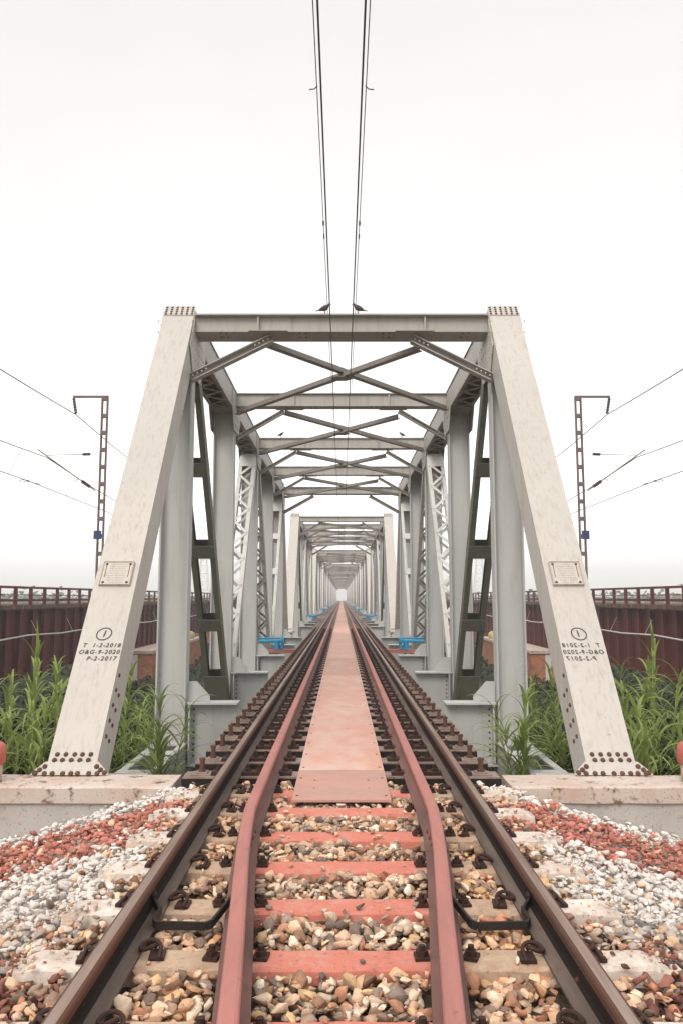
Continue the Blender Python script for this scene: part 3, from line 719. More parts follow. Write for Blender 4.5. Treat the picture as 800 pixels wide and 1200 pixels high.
# ------------------------------------------------------------------ ballast
def ball_z(x, y):
    ax = abs(x)
    return float(np.interp(ax, [0, 1.25, 1.75, 2.3, 2.83, 4.2], [-.192, -.195, -.36, -.52, -.68, -1.1]))
def stones():
    protos = []
    for k in range(28):
        r = random.Random(100+k); bm = bmesh.new()
        n = r.choice((11, 13, 15, 18)); sc = V((1, r.uniform(.5, .9), r.uniform(.32, .62)))
        for i in range(n):
            d = V((r.gauss(0, 1), r.gauss(0, 1), r.gauss(0, 1))).normalized()*r.uniform(.88, 1.06); bm.verts.new((d.x*sc.x, d.y*sc.y, d.z*sc.z))
        h = bmesh.ops.convex_hull(bm, input=bm.verts)
        dele = [g for g in h['geom_interior'] if isinstance(g, bmesh.types.BMVert)]+[g for g in h['geom_unused'] if isinstance(g, bmesh.types.BMVert)]
        bmesh.ops.delete(bm, geom=list(set(dele)), context='VERTS')
        bmesh.ops.bevel(bm, geom=list(bm.edges), offset=.035, segments=1, affect='EDGES', profile=.6)
        bmesh.ops.triangulate(bm, faces=bm.faces); bm.verts.ensure_lookup_table(); bm.verts.index_update()
        protos.append((np.array([v.co[:] for v in bm.verts]), np.array([[v.index for v in f.verts] for f in bm.faces]))); bm.free()
    VS, FS, CS = [], [], []; off = 0
    nat = np.array([(.62, .45, .34), (.70, .58, .48), (.33, .21, .15), (.74, .68, .60), (.21, .18, .165), (.47, .26, .18), (.62, .45, .29), (.40, .31, .26), (.70, .53, .41), (.60, .50, .40), (.30, .25, .22)])
    spots = []
    def scatter(x0, x1, y0, y1, dens):
        n = int((x1-x0)*(y1-y0)*dens); xs = rng.uniform(x0, x1, n); yy = rng.uniform(y0, y1, n); return list(zip(xs, yy))
    spots += scatter(-1.45, 1.45, 1.6, 6.64, 1350)
    spots += scatter(-4.0, -1.3, 1.6, 6.64, 900) + scatter(1.3, 4.0, 1.6, 6.64, 900)
    spots += scatter(-1.38, 1.38, 6.6, 6.8, 300)
    farr = np.array(fore)
    for x, y in spots:
        ax = abs(x); near = np.min(np.abs(farr-y)); d_s = near
        gx = np.interp(y, [p[1] for p in path], [p[0] for p in path])
        s = (.017+.036*rng.random()**1.5)*(1.0 if ax < 1.0 else .86)
        if abs(ax-.937) < .085+s*.4 or abs(ax-gx) < .075+s*.4: continue
        if ax < 1.42 and d_s < .105+s*.35:
            lim = .03 if ax < 1.0 else .08+.28*max(0, min(1, (ax-1.15)/.25))
            if rng.random() > lim: continue
            z = ST+s*.35; s *= .55
        else:
            z = ball_z(x, y)+rng.uniform(-.05, .022)
            if ax > 1.42: z += rng.uniform(-.01, .04)+.04*mnoise.noise(V((x*1.7, y*1.7, 3)))
        if y > 6.6 and ax < 1.42: z = -.325+rng.uniform(0, .05)
        if abs(x) < .40 and y > 5.9: z = min(z, -.225)
        # colour zones: the shoulders are painted in bands across the track
        yz = y+.22*mnoise.noise(V((x*1.3, y*1.3, 0)))+.10*rng.normal()
        base = nat[rng.integers(len(nat))]*rng.uniform(.65, 1.2)*np.array((1.06, .97, .88))
        if ax > .95:
            w = min(1, max(0, (ax-1.08)/.26))
            if yz > 6.27: t = np.array((.78, .745, .705))*rng.uniform(.85, 1.05); p = 1.0
            elif yz > 5.28: t = np.array((.50, .20, .155))*rng.uniform(.65, 1.3); p = .86
            elif yz > 4.1: t = np.array((.75, .70, .655))*rng.uniform(.82, 1.05); p = .94
            elif yz > 3.6: t = np.array((.64, .56, .50))*rng.uniform(.6, 1.1); p = .65
            else: t = np.array((.27, .115, .09))*rng.uniform(.55, 1.35); p = .72
            if rng.random() < p*w: base = t*rng.uniform(.88, 1.05)
            else: base = base*np.array((1.0, .92, .86))
        elif ax > .55: base = base*np.array((1.05, .98, .92))
        V_, F_ = protos[rng.integers(len(protos))]
        a = Matrix.Rotation(rng.uniform(0, 6.28), 3, 'Z') @ Matrix.Rotation(rng.normal()*.38, 3, 'X') @ Matrix.Rotation(rng.normal()*.38, 3, 'Y')
        A = np.array(a)*s
        VS.append(V_ @ A.T+np.array((x, y, z))); FS.append(F_+off); off += len(V_)
        CS.append(np.tile(np.append(np.clip(base, 0, .85), 1), (len(V_), 1)))
    v = np.concatenate(VS); f = np.concatenate(FS); c = np.concatenate(CS)
    me = bpy.data.meshes.new('ballast_gravel'); me.vertices.add(len(v)); me.vertices.foreach_set('co', v.ravel())
    me.loops.add(f.size); me.loops.foreach_set('vertex_index', f.ravel().astype(np.int32)); me.polygons.add(len(f))
    me.polygons.foreach_set('loop_start', np.arange(0, f.size, 3, dtype=np.int32)); me.update(calc_edges=True)
    ca = me.color_attributes.new('Col', 'FLOAT_COLOR', 'POINT'); ca.data.foreach_set('color', c.ravel())
    me.materials.append(M['stone']); print('stones', len(VS), len(v), len(f)); return me
tag(link('ballast_gravel', stones()), 'crushed stone ballast, natural between the rails, painted white and red on the shoulders', None, None, 'stuff')
def embankment():
    m = MB(); prof_ = [(-11, -5.2), (-4.2, -1.15), (-2.83, -.73), (-2.3, -.57), (-1.75, -.41), (-1.25, -.245), (0, -.235), (1.25, -.245), (1.75, -.41), (2.3, -.57), (2.83, -.73), (4.2, -1.15), (11, -5.2)]
    k = len(prof_); vs = [(x, y, z) for y in (-60, -20, 0, 2, 4, 5.5, 6.648) for x, z in prof_]
    m.add(vs, [(j*k+i, j*k+i+1, (j+1)*k+i+1, (j+1)*k+i) for j in range(6) for i in range(k-1)]); return m
tag(embankment().build('embankment', M['bed']), None, None, None, 'structure')
# weeds at the wall foot: a few dry tufts belong to the ballast edge
# ------------------------------------------------------------------ ground
def gz(x, y):
    a = float(np.interp(y, [7, 10, 16, 30, 45], [-2.1, -2.2, -2.7, -3.6, -4.4]))
    return a+.25*mnoise.noise(V((x*.25, y*.25, 0)))+.08*mnoise.noise(V((x, y, 4)))
def ground():
    xs = sorted(set([-900, -500, -250, -120, -60, -40] + list(np.arange(-30, 30.1, 1.0)) + [40, 60, 120, 250, 500, 900]))
    yy = [-300, -150, -80, -40, -20, 0, 6.7] + list(np.arange(8.2, 60, 1.2)) + [70, 85, 110, 150, 220, 320, 450, 600, 900]
    m = MB(); J = len(xs)
    vs = [(x, y, gz(x, y) if y > 7.5 else -5.0) for y in yy for x in xs]
    m.add(vs, [(j*J+i, j*J+i+1, (j+1)*J+i+1, (j+1)*J+i) for j in range(len(yy)-1) for i in range(J-1)]); return m
tag(ground().build('ground', M['ground'], smooth=True), None, None, None, 'structure')

# ------------------------------------------------------------------ vegetation
def reed(sd, H, nl, plume=False, lean=.12):
    r = random.Random(sd); st = MB(); lf = MB()
    dirx, diry = r.uniform(-1, 1)*lean, r.uniform(-1, 1)*lean
    def axis(t): return V((dirx*t*t*H, diry*t*t*H, H*t))
    st.tube([axis(i/10) for i in range(11)], [.013*(1-.75*i/10) for i in range(11)], 6)
    var = []
    az = r.uniform(0, math.pi)
    for k in range(nl):
        t = .22+.78*(k/(nl-1))**.85; p = axis(min(t, .995)); side = k % 2
        a = az+side*math.pi+r.gauss(0, .38); L = (r.uniform(.48, .86) if not plume else r.uniform(.4, .66))*(1 if t < .85 else .75)
        el = R(r.uniform(48, 70)) if t < .9 else R(r.uniform(65, 84)); dr = r.uniform(1.5, 2.5) if not plume else r.uniform(.6, 1.2)
        wd = r.uniform(.017, .030); n = 7; h = V((math.cos(a), math.sin(a), 0)); b = V((-math.sin(a), math.cos(a), 0)); q = p.copy(); o = len(lf.v)
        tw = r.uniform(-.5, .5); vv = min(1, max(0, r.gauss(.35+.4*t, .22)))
        for i in range(n+1):
            s = i/n; e = el-dr*s**1.4; w = wd*(.55+1.6*s if s < .25 else 1.0*(1-(s-.25)/.75)**.8*.95+.02)
            up = V((0, 0, 1)); bb = (b*math.cos(tw*s)+up*math.sin(tw*s))
            nn = (h*-math.sin(e)+up*math.cos(e))
            lf.v += [tuple(q-bb*w+nn*w*.35), tuple(q), tuple(q+bb*w+nn*w*.35)]; var += [vv]*3
            q = q+(h*math.cos(e)+up*math.sin(e))*(L/n)
        for i in range(n):
            for j in range(2): lf.f.append((o+i*3+j, o+i*3+j+1, o+(i+1)*3+j+1, o+(i+1)*3+j)); lf.m.append(0)
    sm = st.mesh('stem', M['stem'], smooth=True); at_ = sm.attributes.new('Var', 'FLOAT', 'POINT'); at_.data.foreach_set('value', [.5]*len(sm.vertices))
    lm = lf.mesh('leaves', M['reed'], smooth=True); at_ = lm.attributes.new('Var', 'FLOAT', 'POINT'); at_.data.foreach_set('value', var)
    return sm, lm
RV = [reed(1, 2.9, 36), reed(2, 2.6, 32), reed(3, 2.7, 38), reed(4, 2.4, 30), reed(5, 2.8, 40, False, .06)]
RP = reed(9, 3.15, 34, True, .07)
# (photo x, photo y of the tip, depth Y, variant) left half
spots = [(40, 752, 9.6, 'p'), (36, 786, 8.7, 0), (20, 800, 9.2, 1), (58, 796, 8.9, 2), (66, 800, 9.8, 3), (12, 838, 8.5, 4), (48, 826, 8.3, 4), (28, 838, 8.2, 2), (70, 826, 8.6, 1), (80, 772, 12.5, 2),
         (5, 800, 10.8, 3), (52, 780, 11.0, 1), (-14, 815, 9.0, 0), (60, 850, 8.2, 3), (16, 868, 8.1, 1), (42, 862, 8.1, 0), (90, 800, 10.4, 4),
         (142, 778, 11.6, 0), (132, 800, 10.6, 4), (150, 806, 11.9, 2), (160, 792, 13.0, 1), (172, 806, 12.6, 3), (138, 826, 10.3, 1), (152, 836, 10.2, 2), (168, 832, 11.0, 4), (182, 822, 12.0, 0), (128, 842, 9.8, 3), (147, 862, 9.6, 1), (165, 868, 9.7, 2)]
front = [(192, 808, 8.95, 4), (188, 822, 9.0, 1), (198, 842, 8.9, 2), (183, 845, 9.05, 3), (191, 858, 8.8, 2)]
r7 = random.Random(77)
for k in range(26): spots.append((r7.uniform(-25, 92), r7.uniform(828, 890), r7.uniform(8.3, 12.5), r7.randrange(5)))
for k in range(14): spots.append((r7.uniform(128, 186), r7.uniform(815, 880), r7.uniform(9.6, 14), r7.randrange(5)))
def place_reeds(sx, side):
    for i, (px, py, Y, k) in enumerate(spots+front):
        t_ = at_y(px, py, Y); sm, lm = RP if k == 'p' else RV[k]
        hgt = {'p': 3.2, 0: 3.05, 1: 2.75, 2: 2.85, 3: 2.5, 4: 2.95}[k]
        inner = i >= len(spots)
        if abs(t_.x+W) < .32 and not inner: t_.x = -W-.45
        if inner: t_.x = max(t_.x, -2.05)
        if k == 'p': lb = 'tall feathery reed with paired plume leaves, rising above the clump outside the %s end post' % side
        elif inner: lb = 'reed plant growing up in front of the first vertical of the %s truss' % side
        elif px > 110: lb = 'green reed plant between the %s end post and the first vertical' % side
        else: lb = 'green reed plant in the clump outside the %s end post' % side
        g = 'reeds outside the %s end post' % side if not (px > 110) else ('reeds before the first vertical on the %s' % side if inner else 'reeds behind the %s end post' % side)
        s = max(.7, min(1.35, (t_.z-gz(t_.x, Y)+.1)/hgt))
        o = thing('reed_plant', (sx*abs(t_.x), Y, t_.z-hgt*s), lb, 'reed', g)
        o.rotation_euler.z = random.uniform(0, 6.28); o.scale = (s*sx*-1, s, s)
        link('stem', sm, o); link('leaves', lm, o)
rs = random.getstate()
place_reeds(-1, 'left'); random.setstate(rs); place_reeds(1, 'right')
def blades(n, fx, mat, lmin, lmax, wmin, wmax):
    v = np.zeros((n, 5, 3)); var = np.zeros((n, 5))
    for i in range(n):
        x, y, z = fx(); a = rng.uniform(0, 6.28); L = rng.uniform(lmin, lmax); w = rng.uniform(wmin, wmax); e = rng.uniform(.1, 1.2)
        h = np.array((math.cos(a)*math.cos(e), math.sin(a)*math.cos(e), math.sin(e))); b = np.array((-math.sin(a), math.cos(a), rng.uniform(-.4, .4)))*w
        p0 = np.array((x, y, z)); p1 = p0+h*L*.5; p2 = p0+h*L*.9-np.array((0, 0, L*.25))
        v[i] = (p0-b*.5, p0+b*.5, p1+b, p1-b, p2); var[i] = rng.uniform(0, 1)
    me = bpy.data.meshes.new('blades'); o = np.arange(n)*5
    quad = np.stack([o, o+1, o+2, o+3], 1); tri = np.stack([o+3, o+2, o+4], 1)
    me.from_pydata(v.reshape(-1, 3).tolist(), [], quad.tolist()+tri.tolist()); at_ = me.attributes.new('Var', 'FLOAT', 'POINT'); at_.data.foreach_set('value', var.ravel())
    me.materials.append(mat); return me
def fx_under():
    while True:
        y = 8.3+rng.exponential(9)
        if y > 47: continue
        x = -rng.uniform(2.75, 2.75+ min(10.5, 2.5+.32*y))
        m_ = .9+.55*mnoise.noise(V((x*.6, y*.6, 9)))
        return x, y, gz(x, y)+max(.2, m_)*rng.uniform(0, 1)**.6*(1.75 if y < 13 else .6)
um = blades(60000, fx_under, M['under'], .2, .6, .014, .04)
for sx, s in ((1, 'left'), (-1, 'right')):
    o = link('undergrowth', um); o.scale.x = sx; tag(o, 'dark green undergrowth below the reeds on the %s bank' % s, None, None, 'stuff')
def fx_bank():
    x = -rng.uniform(9, 48); y = rng.uniform(16, 90)
    return x, y, gz(x, y)+max(.4, 1+.8*mnoise.noise(V((x*.2, y*.2, 3))))*rng.uniform(0, 1)**.6*(.45 if x > -16.5 else 1.1)
bk = blades(26000, fx_bank, M['under'], .4, 1.1, .05, .14)
for sx, s in ((1, 'left'), (-1, 'right')):
    o = link('bank_scrub', bk); o.scale.x = sx; tag(o, 'dark scrub on the low ground under the old bridge on the %s' % s, None, None, 'stuff')
def fx_low():
    y = rng.uniform(8.3, 60); x = rng.uniform(-3.4, 3.4); return x, y, gz(x, y)+rng.uniform(0, .7)
tag(link('low_weeds', blades(7000, fx_low, M['under'], .15, .5, .012, .03)), 'low weeds on the ground under the bridge deck', None, None, 'stuff')
def fx_tree():
    while True:
        y = rng.uniform(170, 420); x = rng.uniform(-420, 420)
        if abs(x) < 45: continue
        h = 5+5*mnoise.noise(V((x*.05, y*.05, 1)))+2.5*mnoise.noise(V((x*.3, y*.3, 5)))
        return x, y, -4.5+max(1, h)*rng.uniform(0, 1)**.5
tag(link('far_woods', blades(30000, fx_tree, M['tree'], 1.2, 2.6, .5, 1.1)), 'far belt of trees fading in the haze behind the old bridge', None, None, 'stuff')

# ------------------------------------------------------------------ old plate girder bridge beside the line
GXO = -14.0; GL = 40.0
def girder_parts():
    d = {}
    zt, zb = .80, -2.02
    m = MB(); m.box((-.01, .1, zb), (.01, GL-.1, zt), 0); m.box((-.22, .1, zt), (.22, GL-.1, zt+.05), 0); m.box((-.24, .1, zb-.05), (.24, GL-.1, zb), 0)
    k = int(GL/1.35)
    for i in range(k+1):
        y = .3+(GL-.6)*i/k; m.box((.0105, y-.016, zb+.001), (.20, y+.016, zt-.001), 0); m.box((.2005, y-.11, zb+.001), (.225, y+.11, zt-.001), 0)
    d['girder_web'] = (m, M['oxide'])
    m = MB(); n = int(GL/.45)
    for i in range(n): m.box((-3.5, .2+i*.45, zt+.052), (.42+.03*(i % 3), .44+i*.45, zt+.24), 0)
    d['timber_deck'] = (m, M['oxide_dark'])
    m = MB(); m.bar((.36, .1, zt+.44), (.36, GL-.1, zt+.44), .07, .11); m.bar((.36, .1, zt+.98), (.36, GL-.1, zt+.98), .09, .10); m.bar((.36, .1, zt+.66), (.36, GL-.1, zt+.66), .03, .035)
    n = int(GL/1.6)
    for i in range(n+1):
        y = .15+(GL-.3)*i/n; m.box((.31, y-.10, zt+.241), (.405, y+.10, zt+.95), 0)
    d['railing'] = (m, M['oxide'])
    m = MB(); pts = []
    for i in range(21): pts.append((.32, GL*i/20, -.34+.035*math.sin(i*1.7)-.02*math.sin(i*.9)))
    m.tube(pts, .035, 8)
    for i in range(9): m.bar((.23, GL*(i+.5)/9, .35), (.32, GL*(i+.5)/9+.7, -.34), .02, .02, (1, 0, 0))
    d['water_pipe'] = (m, M['whitepipe'])
    return d
gp = {k: (m.mesh(k, mt)) for k, (m, mt) in girder_parts().items()}
names6 = ['nearest', 'second', 'third', 'fourth', 'fifth', 'sixth']
for sx, side in ((-1, 'left'), (1, 'right')):
    for k in range(6):
        t = thing('girder_span', (sx*14.0, 10+GL*k, .36 if False else 0), '%s red brown plate girder span of the old bridge on the %s' % (names6[k], side), 'bridge span', 'plate girder spans on the %s' % side)
        t.scale.x = -sx
        for nme, me in gp.items(): link(nme, me, t)
    # brick piers of the old bridge
    for k in range(4):
        t = thing('brick_pier', (sx*13.6, 52+GL*k, -5), ('old brick pier with a white gauge strip, below the girders on the %s' % side) if k == 0 else ('%s brick pier of the old bridge on the %s' % (names6[k], side)), 'pier', 'brick piers on the %s' % side)
        t.scale.x = -sx
        m = MB(); m.box((-3.5, -2.2, 0), (1.5, 16 if k == 0 else 3, 2.78), 0); m.build('shaft', M['pier'], t)
        m = MB(); m.box((-3.6, -2.3, 2.78), (1.6, 16.1 if k == 0 else 3.1, 2.96), 0); m.build('coping', M['coping'], t)
        if k == 0:
            m = MB(); m.box((.25, -2.26, .2), (.62, -2.21, 2.70), 0); m.build('gauge_strip', M['whitepipe'], t)
# yellow covered bundle on the pier
def bundle(sx, side):
    m = MB(); n = 14; rings = [(0, .30), (.12, .36), (.3, .37), (.5, .33), (.62, .2), (.66, .02)]
    for j, (z, r) in enumerate(rings):
        for i in range(n):
            a = 2*math.pi*i/n; rr = r*(1+.10*math.sin(3*a+j)+.05*math.sin(7*a)); m.v.append((rr*math.cos(a)*1.2, rr*math.sin(a)*1.2, z))
    for j in range(len(rings)-1):
        for i in range(n): m.f.append((j*n+i, j*n+(i+1) % n, (j+1)*n+(i+1) % n, (j+1)*n+i)); m.m.append(0)
    m.f.append(tuple(range(n))[::-1]); m.m.append(0); m.f.append(tuple((len(rings)-1)*n+i for i in range(n))); m.m.append(0)
    o = m.build('covered_bundle', M['yellow'], smooth=True); o.scale = (-sx*.9, .9, .95); o.location = (sx*12.55, 64.5, -2.04)
    tag(o, 'yellow covered bundle resting on the brick pier ledge on the %s' % side, 'bundle', 'yellow bundles on the old piers')
bundle(-1, 'left'); bundle(1, 'right')

# ------------------------------------------------------------------ overhead line mast beside the old bridge
YM = 41.5
def mast(side, sx):
    base = at_y(115.5, 700, YM); bx = base.x
    t = thing('line_mast', (sx*abs(bx), YM, -4.6), 'brown battened steel mast with bracket arms beside the old bridge on the %s' % side, 'mast', 'overhead line masts')
    t.scale.x = -sx
    L = lambda px, py: at_y(px, py, YM)-V((bx, YM, -4.6))
    zt = L(115, 466).z; m = MB()
    for s in (-1, 1): m.channel((s*.145, 0, 2.2), (s*.145, 0, zt), .075, .18, .015, (1, 0, 0), 0, -s)
    for z in [2.6+.95*i for i in range(int((zt-2.8)/.95)+1)]+[zt-.06]:
        for sy in (-1, 1): m.box((-.18, sy*.092-.005, z-.11), (.18, sy*.092+.005, z+.11), 0)
    m.build('column', M['mast'], t)
    m = MB(); m.box((-.5, -.5, -.4), (.5, .5, 2.2), 0); m.build('footing', M['concrete'], t)
    a = L(86, 467); m = MB(); m.channel((.2, -.0, zt+.05), (a.x, 0, zt+.05), .1, .12, .015, (0, 1, 0), 0, 1); m.build('top_arm', M['mast'], t)
    def insul(p, q, r=.10):
        p, q = V(p), V(q); m = MB(); n = 13; m.tube([p.lerp(q, i/(n-1)) for i in range(n)], [.02]+[r if i % 2 else r*.55 for i in range(1, n-1)]+[.02], 10); m.build('insulator', M['insul'], t)
    i0 = L(87, 472); i1 = L(89.5, 485); insul((a.x+.03, 0, zt), i1)
    c0 = L(112, 575); c1 = L(45, 527); m = MB(); m.tube([c0, c1], .034, 8); m.build('cantilever_tube', M['mast'], t); d = (c1-c0)
    insul(c0+d*.09, c0+d*.24, .12)
    s0 = L(112, 532); s1 = L(56, 533.5); m = MB(); m.tube([s0, s1], .02, 8); m.build('stay_tube', M['mast'], t); insul(s0.lerp(s1, .1), s0.lerp(s1, .27), .10)
    r0 = L(92, 562.5); r1 = L(17, 562.5); m = MB(); m.tube([r0, r1], .02, 8); e0 = L(24, 565); e1 = L(48, 567.5); m.tube([L(24, 562), e0, L(32, 564), e1], .022, 6); m.build('registration_arm', M['mast'], t)
    b0 = L(111, 622); b1 = L(119.5, 632); m = MB(); m.box((b0.x, -.13, b1.z), (b1.x, -.105, b0.z), 0); m.build('number_plate', M['plateblue'], t)
    # conductors that hang from this mast
    W3 = [(L(89.5, 486), 'earth wire', .8), (L(55, 536), 'catenary wire', 1.0), (L(40, 566), 'contact wire', .15)]
    for p, nme, sag in W3:
        m = MB(); x, z = p.x+bx, p.z-4.6; pts = []
        for y in [YM-46+46*i/16 for i in range(17)]: q = (y-(YM-46))/46; pts.append((x, y, z-4*sag*q*(1-q)*.55))
        for i in range(1, 30): y = YM+7*i; q = ((y-YM) % 49)/49; pts.append((x, y, z-4*sag*q*(1-q)))
        m.tube(pts, .026, 6); 
        o = m.build(nme.replace(' ', '_'), M['wire'], None, sx > 0, loc=(x, YM, z))
        tag(o, '%s of the old bridge line, strung past the mast on the %s' % ({'earth wire': 'topmost thin wire', 'catenary wire': 'middle wire', 'contact wire': 'lowest wire'}[nme], side), 'wire', 'wires on the %s mast' % side)
    ca, co = W3[1][0], W3[2][0]
    for k, dy in enumerate((-9, -3.2, 5, 12)):
        y = YM+dy; qa = (dy+46)/46 if dy < 0 else dy/49; f = .55 if dy < 0 else 1
        za = ca.z-4.6-4*1.0*qa*(1-qa)*f; zc = co.z-4.6-4*.15*qa*(1-qa)*f
        m = MB(); m.tube([(ca.x+bx, y, za), (co.x+bx, y, zc)], .012, 5)
        o = m.build('dropper_wire', M['wire'], None, sx > 0, loc=(co.x+bx, y, zc)); tag(o, 'thin dropper wire hanging between the two lower wires by the %s mast' % side, 'wire', 'droppers by the %s mast' % side)
mast('left', -1); mast('right', 1)
# far lattice pylon
def pylon(sx, side):
    t = thing('lattice_pylon', (sx*50, 280, -4.5), 'pale far lattice pylon seen between the members of the %s truss' % side, 'pylon', 'far pylons')
    m = MB(); H = 26
    def w(z): return 2.2*(1-z/H)+.45
    zs = [H*i/9 for i in range(10)]
    for a, b in zip(zs, zs[1:]):
        for i in range(4):
            c = [(-1, -1), (1, -1), (1, 1), (-1, 1)]; p, q = c[i], c[(i+1) % 4]
            m.bar((p[0]*w(a), p[1]*w(a), a), (p[0]*w(b), p[1]*w(b), b), .16, .16)
            m.bar((p[0]*w(a), p[1]*w(a), a), (q[0]*w(b), q[1]*w(b), b), .09, .09, (.3, .5, 1)); m.bar((p[0]*w(b), p[1]*w(b), b), (q[0]*w(b), q[1]*w(b), b), .09, .09, (.1, .2, 1))
    m.build('lattice_legs', M['light'], t)
    m = MB()
    for z in (19.5, 22.5, 25): m.bar((-3.2, 0, z), (3.2, 0, z), .2, .2, (0, 1, 0)); m.bar((-3.2, 0, z), (0, 0, z+1), .1, .1, (0, 1, 0)); m.bar((3.2, 0, z), (0, 0, z+1), .1, .1, (0, 1, 0))
    m.build('cross_arm', M['light'], t)
pylon(-1, 'left'); pylon(1, 'right')

# ------------------------------------------------------------------ wires over the track
for sx, side in ((-1, 'left'), (1, 'right')):
    h = 3.52; m = MB(); m.tube([(sx*.142, y, 1.36+h) for y in (-8, 0, 4, 8, 12, 20, 40, 90, 180, YEND)], .0068, 8)
    tag(m.build('contact_wire', M['wire'], None, loc=(sx*.142, 10, 1.36+h)), 'thicker dark wire over the track, %s of the pair, passing under the portal' % side, 'wire', 'wires over the track')
    m = MB(); h2 = 4.25; m.tube([(sx*.205, y, 1.36+h2) for y in (-8, 0, 4, 8, 12, 20, 40, 90, 180, YEND)], .0042, 8)
    o = m.build('messenger_wire', M['wire'], None, loc=(sx*.205, 10, 1.36+h2)); tag(o, 'thinner outer wire over the track on the %s, passing over the portal' % side, 'wire', 'wires over the track')
    for yy, kk in ((6.0, 0), (8.35, 1)):
        m = MB()
        if kk == 0: m.tube([(sx*.20, yy, 1.36+h2+.01), (sx*.225, yy, 1.36+h2-.02), (sx*.27, yy, 1.36+h2-.025)], .005, 5)
        else:
            m.box((sx*.205-.010, yy-.03, 1.36+h2-.018), (sx*.205+.010, yy+.03, 1.36+h2+.010)); m.box((sx*.205-.008, yy+.28, 1.36+h2-.03), (sx*.205+.008, yy+.33, 1.36+h2+.006))
        c = m.build('wire_clamp', M['wire']); c.parent = o; c.location = V((0, 0, 0))-o.location

# ------------------------------------------------------------------ birds on the portal
def bird(sx, side, at=None, label=None):
    m = MB(); n = 10
    # spine from tail tip to beak, facing the track line (+x), sitting
    ring = [(-.155, .035, .006, .004), (-.10, .055, .022, .008), (-.05, .082, .034, .030), (.0, .105, .042, .044), (.04, .125, .036, .042), (.062, .150, .024, .027), (.072, .172, .021, .022), (.085, .184, .019, .019), (.098, .184, .010, .010), (.122, .180, .002, .002)]
    for x, z, wy, wz in ring:
        for i in range(n): a = 2*math.pi*i/n; m.v.append((x+math.sin(a)*wz*-.35, wy*math.cos(a), z+wz*math.sin(a)))
    for j in range(len(ring)-1):
        for i in range(n): m.f.append((j*n+i, j*n+(i+1) % n, (j+1)*n+(i+1) % n, (j+1)*n+i)); m.m.append(0)
    m.f.append(tuple(range(n))); m.m.append(0); m.f.append(tuple((len(ring)-1)*n+i for i in range(n))); m.m.append(0)
    for s in (-1, 1):
        m.tube([(.01, s*.02, .08), (.012, s*.02, .03), (.006, s*.02, .0)], .005, 5)
        for q in (-.02, .0, .02): m.tube([(.006, s*.02, .003), (.04, s*.02+q, .003)], .003, 4)
    o = m.build('bird', M['bird'], smooth=True); o.scale = (-sx*.88, .88, .88); o.rotation_euler.z = -sx*.35; o.location = (sx*.245, Y0+UY[0]-.16, 5.422)
    if at: o.location = at; o.scale = (-sx*.8, .8, .8)
    tag(o, label or 'small dark bird perched on the %s of the nearest portal beam, facing the wires' % side, 'bird', 'birds on the bridge beams')
bird(-1, 'left'); bird(1, 'right')
for sx, side in ((-1, 'left'), (1, 'right')): bird(sx, side, (sx*1.56, Y0+UY[2]-.10, 5.452), 'dark bird on the third cross beam, near the %s truss' % side)

# ------------------------------------------------------------------ blue pipe stands on red beams beside the track
def stand():
    t = thing('pipe_stand', (-1.75, 21.5, -.1), 'bright blue flanged pipe on a red beam, left of the track in the nearest span', 'pipe stand', 'blue pipes on red beams')
    m = MB(); m.box((-.55, -.09, -.06), (.52, .09, .02), 0); m.box((-.55, -.09, .0205), (.52, .09, .032), 0); m.build('beam', M['beamred'], t)
    m = MB(); m.box((-.03, -.05, -.75), (.03, .05, -.062), 0); m.build('leg', M['beamred'], t)
    m = MB(); m.tube([(-.52, 0, .26), (.10, 0, .26)], .045, 12); m.tube([(-.52, 0, .34), (.08, 0, .34)], .02, 8); m.build('pipe', M['blue'], t)
    m = MB(); m.tube([(-.02, 0, .033), (-.02, 0, .26)], .075, 12); m.tube([(-.02, 0, .033), (-.02, 0, .05)], .11, 12); m.build('upright', M['blue'], t)
    m = MB(); m.tube([(.09, 0, .25), (.13, 0, .25)], .14, 16); m.tube([(.13, 0, .25), (.17, 0, .25)], .11, 16); m.box((.10, -.12, .05), (.15, .12, .2)); m.build('flange', M['blue'], t)
    return t
s0 = stand(); mirror_copy(s0, 'bright blue flanged pipe on a red beam, right of the track in the nearest span')
for k in range(1, 4):
    for sx, side in ((1, 'left'), (-1, 'right')):
        c = copy_tree(s0); c.location = (sx*-1.75, 21.5+PERIOD*k, -.1); c.scale.x = sx
        c['label'] = 'small blue pipe on a beam %s of the track in the %s truss span' % (side, ['second', 'third', 'fourth'][k-1])

# ------------------------------------------------------------------ haze
HZ = 0.0015
m = MB(); m.box((-950, -320, -7.5), (950, 950, 32), 0)
hm = bpy.data.materials.new('haze_air'); hm.use_nodes = True; nt = hm.node_tree; nt.nodes.clear()
out = nt.nodes.new('ShaderNodeOutputMaterial'); pv = nt.nodes.new('ShaderNodeVolumePrincipled')
pv.inputs['Color'].default_value = (1, .995, .99, 1); pv.inputs['Density'].default_value = HZ; pv.inputs['Anisotropy'].default_value = .2
nt.links.new(pv.outputs[0], out.inputs['Volume'])
tag(m.build('haze', hm), None, None, None, 'stuff')

# ------------------------------------------------------------------ light, sky, camera
sc = bpy.context.scene
SUN_EL, SUN_ROT = R(42), R(200)
w = bpy.data.worlds.new('World'); sc.world = w; w.use_nodes = True; nt = w.node_tree; bg = nt.nodes['Background']
sky = nt.nodes.new('ShaderNodeTexSky'); sky.sky_type = 'NISHITA'; sky.sun_disc = False; sky.sun_elevation = SUN_EL; sky.sun_rotation = SUN_ROT; sky.dust_density = 6; sky.air_density = 1.5
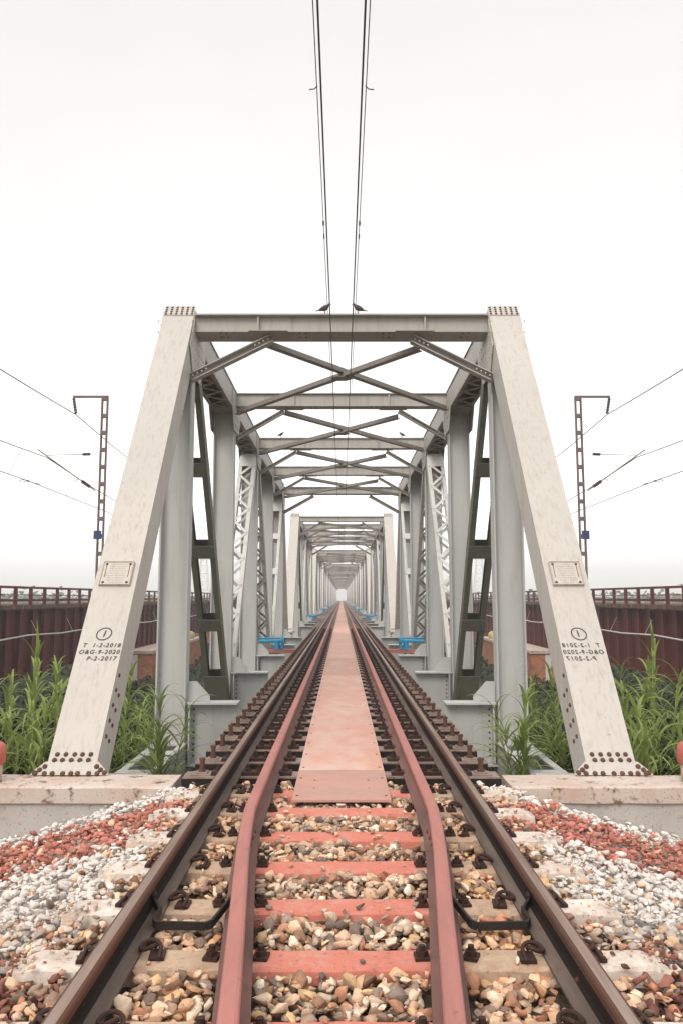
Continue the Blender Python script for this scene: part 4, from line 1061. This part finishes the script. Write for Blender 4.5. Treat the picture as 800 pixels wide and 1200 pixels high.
# a closed cloud deck hides nearly all of the blue: bright overhead, a little duller low down
hs = nt.nodes.new('ShaderNodeHueSaturation'); hs.inputs['Saturation'].default_value = .10; nt.links.new(sky.outputs[0], hs.inputs['Color'])
tc = nt.nodes.new('ShaderNodeTexCoord'); sx_ = nt.nodes.new('ShaderNodeSeparateXYZ'); nt.links.new(tc.outputs['Generated'], sx_.inputs[0])
cr = nt.nodes.new('ShaderNodeValToRGB'); nt.links.new(sx_.outputs[2], cr.inputs[0]); e_ = cr.color_ramp
for p_, v_ in ((0, .385), (.10, .425), (.33, .475), (.50, .435), (.66, .40), (.85, .74), (1, .84)):
    k_ = e_.elements[0] if p_ == 0 else (e_.elements[1] if p_ == 1 else e_.elements.new(p_)); k_.color = (v_, v_*.985, v_*.976, 1)
nz = noise(nt, tc.outputs['Generated'], 1.6, 4, .5)
big = N(nt, 'ShaderNodeMapRange'); nt.links.new(nz, big.inputs['Value']); big.inputs['From Min'].default_value = .3; big.inputs['From Max'].default_value = .7; big.inputs['To Min'].default_value = 16.2; big.inputs['To Max'].default_value = 17.8
vm = N(nt, 'ShaderNodeVectorMath', operation='SCALE'); nt.links.new(cr.outputs[0], vm.inputs[0]); nt.links.new(big.outputs[0], vm.inputs['Scale'])
cl3 = vm.outputs[0]
fin = mix(nt, .88, hs.outputs[0], cl3); nt.links.new(fin, bg.inputs[0]); bg.inputs[1].default_value = .10
sl = bpy.data.lights.new('sun', 'SUN'); sl.energy = 1.4; sl.angle = R(25); sl.color = (1, .93, .84)
so = bpy.data.objects.new('sun', sl); C.objects.link(so)
az = R(205); dirv = V((math.sin(az)*math.cos(SUN_EL), math.cos(az)*math.cos(SUN_EL), math.sin(SUN_EL)))
so.rotation_euler = (-dirv).to_track_quat('-Z', 'Y').to_euler(); so.location = (0, 0, 60)
cd = bpy.data.cameras.new('camera'); co = bpy.data.objects.new('camera', cd); C.objects.link(co)
cd.sensor_fit = 'VERTICAL'; cd.sensor_height = 36; cd.lens = 36*F/1200; cd.clip_end = 6000; cd.clip_start = .05
co.location = CAM; co.rotation_euler = (R(90)+PITCH, 0, 0); sc.camera = co
sc.view_settings.view_transform = 'Standard'; sc.view_settings.look = 'None'; sc.view_settings.exposure = .52; sc.view_settings.gamma = 1
sc.view_settings.use_curve_mapping = False
sc.cycles.volume_bounces = 6; sc.cycles.max_bounces = 8; sc.cycles.use_denoising = True
